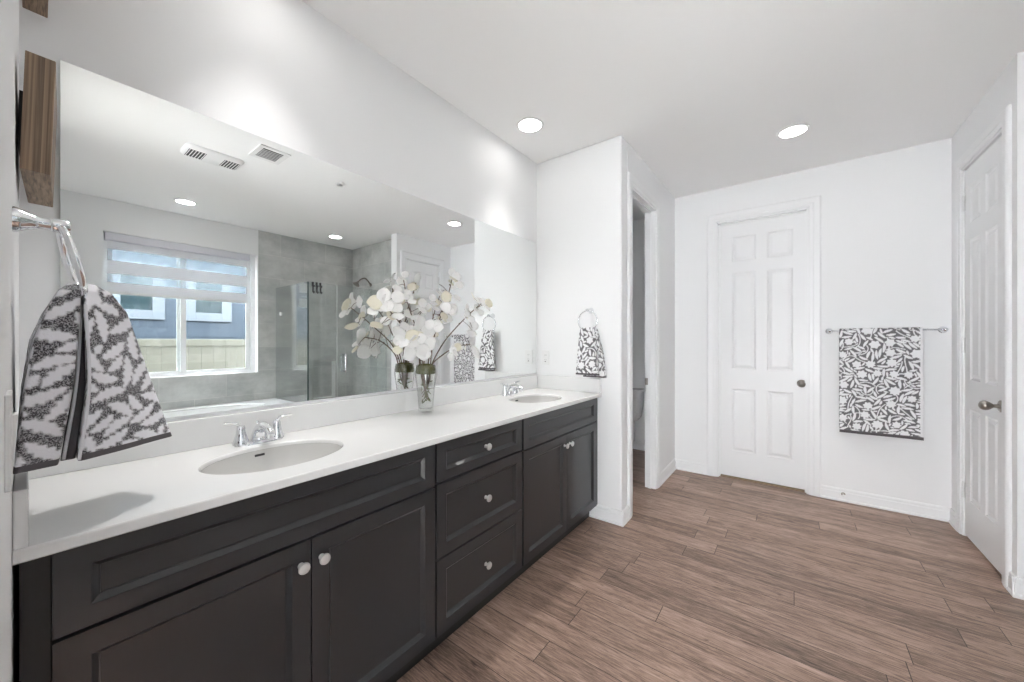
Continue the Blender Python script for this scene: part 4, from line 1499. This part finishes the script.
# ------------------------------------------------------------------ ceiling fittings
DL = [((2.06, -0.262), 'lit ceiling downlight nearest the mirror wall, above the far sink'),
      ((3.216, -1.668), 'lit ceiling downlight in front of the far white door'),
      ((2.63, -3.40), 'lit ceiling downlight inside the tiled shower, seen in the mirror'),
      ((1.03, -3.38), 'lit ceiling downlight above the bathtub, seen in the mirror'),
      ((0.55, -0.262), 'lit ceiling downlight above the nearest sink')]
first = None
for (x, y), lab in DL:
    if first is None:
        first = thing('ceiling_downlight', lab, 'downlight', (x, y, H), 'round ceiling downlights')
        tr_ = MB()
        tr_.lathe([(0.0745, 0.0), (0.092, 0.0), (0.090, -0.005), (0.078, -0.008), (0.0745, -0.006), (0.0745, 0.0)], 48, None, False, False)
        tr_.build('trim_ring', M_plastic, first, smooth='auto', world=False)
        MB().lathe([(0.0, 0.0), (0.074, 0.0), (0.074, -0.004), (0.06, -0.0055), (0.0, -0.006)], 48, None, False, False).build('lens', M_lens, first, world=False)['label'] = 'glowing lens'
        ld = bpy.data.lights.new('lamp', 'AREA')
        ld.shape = 'DISK'
        ld.size = 0.14
        ld.energy = LAMP
        ld.spread = R(64)
        ld.color = (1.0, 0.975, 0.945)
        lo_ = bpy.data.objects.new('lamp', ld)
        C.objects.link(lo_)
        lo_.parent = first
        lo_.location = (0, 0, -0.0075)
    else:
        copy_tree(first, (x, y, H), lab)

# fan cover
fn = thing('exhaust_fan', 'white exhaust fan cover with two grilles on the ceiling, seen in the mirror', 'fan', (0.91, -1.975, H))
fb = MB()


def rrect(w, h, r_, z, n=6):
    pts = []
    for cx, cy, a0 in ((w / 2 - r_, h / 2 - r_, 0), (-w / 2 + r_, h / 2 - r_, 90), (-w / 2 + r_, -h / 2 + r_, 180), (w / 2 - r_, -h / 2 + r_, 270)):
        for i in range(n + 1):
            t = R(a0 + 90 * i / n)
            pts.append((cx + r_ * math.cos(t), cy + r_ * math.sin(t), z))
    return pts


fb.loops([rrect(0.37, 0.235, 0.05, 0), rrect(0.37, 0.235, 0.05, -0.008), rrect(0.352, 0.217, 0.045, -0.020), rrect(0.335, 0.195, 0.035, -0.026)])
fb.build('cover', M_plastic, fn, smooth='auto', world=False)
for sx in (-1, 1):
    g = MB()
    g.box(sx * 0.108 - 0.052, sx * 0.108 + 0.052, -0.072, 0.072, -0.0275, -0.0262)
    gr_ = g.build('grille_dark_plate', M_darkslot, fn, world=False)  # plate on the cover, the hole's shade put into its colour
    s_ = MB()
    for q in range(6):
        xx = sx * 0.108 - 0.0455 + q * 0.0182
        s_.box(xx - 0.0026, xx + 0.0026, -0.072, 0.072, -0.0285, -0.0276)
    s2 = s_.build('grille_bars', M_plastic, fn, world=False)
    s2.parent = gr_

av = thing('air_vent', 'white square air supply grille on the ceiling, seen in the mirror', 'vent', (1.165, -1.585, H))
fr_ = MB()
for a, b_, c_, d_ in ((-0.105, 0.105, -0.125, -0.085), (-0.105, 0.105, 0.085, 0.125), (-0.105, -0.070, -0.085, 0.085), (0.070, 0.105, -0.085, 0.085)):
    fr_.box(a, b_, c_, d_, -0.007, 0)
fr_.build('frame', M_plastic, av, bevel=0.002, world=False)
MB().box(-0.07, 0.07, -0.085, 0.085, -0.002, 0).build('duct_dark_plate', M_darkslot, av, world=False)  # flat dark plate carries the shade of the duct mouth
for q in range(6):
    yy = -0.068 + q * 0.0245
    MB().box(-0.07, 0.07, yy, yy + 0.008, -0.006, -0.0035).build('louvre', M_plastic, av, world=False)

fs_ = thing('fire_sprinkler', 'small white sprinkler cap on the ceiling, seen in the mirror', 'sprinkler', (1.775, -1.681, H))
MB().lathe([(0.0, 0), (0.040, 0.0), (0.039, -0.004), (0.030, -0.006), (0.0, -0.006)], 28, None, False, False).build('escutcheon', M_plastic, fs_, smooth='auto', world=False)
MB().lathe([(0.026, -0.006), (0.026, -0.012), (0.024, -0.014), (0.0, -0.014)], 28, None, False, False).build('cap', M_nickel, fs_, smooth='auto', world=False)

# ------------------------------------------------------------------ tub and shower (seen in the mirror)
tub = thing('bathtub', 'white bathtub with a wide deck under the window', 'bathtub', (1.02, -3.50, 0))
tm = MB()
tx0, tx1, ty0, ty1, tz = XL + 0.002, 2.062, YW + 0.001, -3.02, 0.53
cell(tm, 1.0, -3.47, tx0, tx1, ty0, ty1, tz, 0.80, 0.34, 0.02)
tm.add([(tx0, ty1, tz), (tx1, ty1, tz), (tx1, ty1, tz - 0.04), (tx0, ty1, tz - 0.04), (tx1, ty0, tz), (tx1, ty0, tz - 0.04), (tx0, ty0, tz), (tx0, ty0, tz - 0.04)],
       [(0, 1, 2, 3), (1, 4, 5, 2), (6, 0, 3, 7)])
tm.build('deck', M_porc, tub)
bm_ = MB()
bm_.loops([[(1.0 + 0.80 * k_ * math.cos(2 * math.pi * j / 56), -3.47 + 0.34 * k_ * math.sin(2 * math.pi * j / 56), tz + dz) for j in range(56)] for k_, dz in ((0.975, -0.018), (0.94, -0.10), (0.88, -0.25), (0.80, -0.36), (0.6, -0.40), (0.1, -0.41))], True, False, True)
bm_.build('basin', M_porc, tub, smooth=True)
MB().box(tx0, tx1 - 0.002, ty1 - 0.03, ty1 - 0.005, 0, tz - 0.04).build('apron', M_tilex, tub)['label'] = 'grey tiled apron'
MB().box(tx1 - 0.03, tx1 - 0.004, ty0, ty1 - 0.03, 0, tz - 0.04).build('side_panel', M_tiley, tub)['label'] = 'grey tiled side panel'

struct(MB().box(2.064, XS - 0.001, -3.035, -2.925, 0.0, 0.11).build('trim_shower_curb', M_tilex, bevel=0.004))
sp_ = thing('shower_pan', 'white shower floor pan behind the glass', 'shower pan', (2.6, -3.45, 0.0))
MB().box(2.064, XS - 0.001, YW + 0.001, -3.036, 0.0, 0.03).build('pan', M_porc, sp_)
MB().lathe([(0.0, 0.034), (0.045, 0.034), (0.05, 0.03)], 24, Matrix.Translation((2.6, -3.45, 0)), False, False).build('drain', M_chrome, sp_)

g1 = thing('shower_glass_panel', 'clear glass return panel between the tub and shower', 'glass panel', (2.075, -3.44, 0.53), 'shower glass panels')
MB().box(2.070, 2.080, YW + 0.004, -2.988, 0.532, 2.005).build('glass', M_shower, g1)
M_gedge = plain('dark_glass_edge', lin(74, 92, 90), 0.2, noise=0.05)
MB().box(2.0695, 2.0805, -2.988, -2.985, 0.532, 2.006).build('polished_edge', M_gedge, g1)
MB().box(2.064, 2.086, -3.772, -3.728, 1.632, 1.676).build('clip', M_plastic, g1, bevel=0.004)['label'] = 'small white clip'
g2 = thing('shower_glass_panel', 'narrow fixed glass panel at the shower corner, carrying black hooks', 'glass panel', (2.25, -2.98, 0.11), 'shower glass panels')
MB().box(2.082, 2.424, -2.985, -2.975, 0.112, 2.005).build('glass', M_shower, g2)
MB().box(2.072, 2.0822, -2.9855, -2.9745, 0.112, 2.006).build('corner_seal', M_gedge, g2)['label'] = 'dark corner seal'
g3 = thing('shower_door', 'hinged clear glass shower door with chrome pull, beside the fixed panel', 'shower door', (2.79, -2.98, 0.11))
MB().box(2.432, XS - 0.012, -2.985, -2.975, 0.115, 2.005).build('glass', M_shower, g3)
MB().box(2.426, 2.434, -2.987, -2.973, 0.115, 2.005).build('edge_seal', plain('clear_vinyl_seal', lin(196, 200, 200), 0.3, noise=0.03), g3)['label'] = 'pale edge seal'
hd = MB()
for sgn in (-1, 1):
    y_ = -2.98 + sgn * 0.005
    hd.tube(smooth_path([(2.516, y_, 0.905), (2.516, y_ + sgn * 0.030, 0.900), (2.516, y_ + sgn * 0.045, 0.925), (2.516, y_ + sgn * 0.045, 1.095), (2.516, y_ + sgn * 0.030, 1.120), (2.516, y_, 1.115)], 30), 0.009, 12)
hd.build('handle', M_chrome, g3, smooth=True)['label'] = 'chrome pull handle'
for hz in (0.45, 1.75):
    MB().box(XS - 0.060, XS - 0.001, -3.000, -2.960, hz - 0.045, hz + 0.045).build('hinge', M_chrome, g3, bevel=0.004)

hk0 = None
for i, hx in enumerate((2.130, 2.175, 2.220)):
    lab = ('black over the glass hook nearest the shower corner', 'middle black over the glass hook on the fixed shower panel', 'black over the glass hook nearest the shower door')[i]
    if hk0 is None:
        hk0 = thing('shower_hook', lab, 'hook', (hx, -2.98, 2.006), 'black hooks over the shower glass')
        hh = MB()
        hh.box(-0.009, 0.009, -0.0085, 0.0085, 0.0, 0.003)
        hh.box(-0.009, 0.009, 0.0055, 0.0085, -0.125, 0.0)
        hh.box(-0.009, 0.009, -0.0085, -0.0055, -0.05, 0.0)
        hh.build('strap', M_black, hk0, world=False)
        for zq in (-0.05, -0.125):
            q = MB()
            q.tube(smooth_path([(0, 0.0070, zq + 0.03), (0, 0.014, zq - 0.002), (0, 0.032, zq - 0.008), (0, 0.042, zq + 0.012)], 14), 0.006, 10)
            q.build('prong', M_black, hk0, smooth=True, world=False)
    else:
        copy_tree(hk0, (hx, -2.98, 2.006), lab)

shd = thing('shower_sprayer', 'pewter shower head on a bent arm on the tiled wall', 'shower head', (XS, -3.41, 2.16))
a_ = MB()
a_.lathe([(0, 0), (0.030, 0), (0.028, 0.006), (0.012, 0.010), (0, 0.010)], 24, Matrix.Translation((XS, -3.41, 2.14)) @ Matrix.Rotation(-math.pi / 2, 4, 'Y'), False, False)
a_.tube(smooth_path([(XS - 0.004, -3.41, 2.14), (XS - 0.04, -3.41, 2.19), (XS - 0.09, -3.415, 2.225), (XS - 0.15, -3.42, 2.205), (XS - 0.19, -3.425, 2.165)], 22), 0.0095, 12)
a_.build('arm', M_bronze, shd, smooth=True)
dirv = Vector((-0.55, -0.05, -0.83)).normalized()
Mh = Matrix.Translation((XS - 0.185, -3.425, 2.172)) @ dirv.to_track_quat('Z', 'Y').to_matrix().to_4x4()
MB().lathe([(0, 0), (0.012, 0.0), (0.014, 0.018), (0.024, 0.034), (0.047, 0.058), (0.050, 0.066), (0.046, 0.070), (0, 0.070)], 28, Mh, False, False).build('spray_face', M_bronze, shd, smooth='auto')

# ------------------------------------------------------------------ toilet in the closet
tl = thing('toilet', 'white toilet partly visible through the narrow closet doorway', 'toilet', (4.1, -0.055, 0))
ty = -0.055


def sbox(x0, x1, y0, y1, z, r_=0.04, n=6):
    return [(p[0] + (x0 + x1) / 2, p[1] + (y0 + y1) / 2, z) for p in rrect(x1 - x0, y1 - y0, r_, 0, n)]


tk = MB()
tk.loops([sbox(4.27, 4.425, ty - 0.17, ty + 0.17, 0.375), sbox(4.255, 4.432, ty - 0.195, ty + 0.195, 0.41), sbox(4.245, 4.435, ty - 0.218, ty + 0.218, 0.60), sbox(4.243, 4.436, ty - 0.222, ty + 0.222, 0.695)])
tk.build('tank', M_porc, tl, smooth='auto')
tk = MB()
tk.loops([sbox(4.235, 4.440, ty - 0.232, ty + 0.232, 0.696), sbox(4.232, 4.442, ty - 0.235, ty + 0.235, 0.715), sbox(4.238, 4.438, ty - 0.228, ty + 0.228, 0.732)])
tk.build('tank_lid', M_porc, tl, smooth='auto')


def egg(cx, a0, a1, b, z):
    return [(cx + (a1 if math.cos(t) > 0 else a0) * math.cos(t), ty + b * math.sin(t), z) for t in [2 * math.pi * j / 40 for j in range(40)]]


bw = MB()
bw.loops([egg(4.06, 0.20, 0.22, 0.105, 0.0), egg(4.06, 0.19, 0.22, 0.10, 0.06), egg(4.05, 0.20, 0.22, 0.11, 0.20), egg(4.02, 0.26, 0.24, 0.16, 0.33), egg(4.00, 0.29, 0.26, 0.185, 0.385), egg(4.00, 0.29, 0.26, 0.185, 0.40)])
bw.box(4.18, 4.42, ty - 0.11, ty + 0.11, 0.10, 0.385)
bw.build('bowl', M_porc, tl, smooth='auto')
bw = MB()
bw.loops([egg(4.00, 0.295, 0.235, 0.19, 0.401), egg(4.00, 0.298, 0.238, 0.193, 0.415), egg(4.00, 0.290, 0.232, 0.187, 0.435), egg(4.00, 0.20, 0.16, 0.12, 0.440)])
bw.build('seat_lid', M_plastic, tl, smooth='auto')
fl_ = MB()
fl_.tube([(4.243, ty + 0.15, 0.66), (4.225, ty + 0.15, 0.66)], 0.008, 10)
fl_.tube([(4.227, ty + 0.15, 0.66), (4.224, ty + 0.075, 0.650)], [0.006, 0.008], 10)
fl_.build('flush_lever', M_chrome, tl, smooth=True)
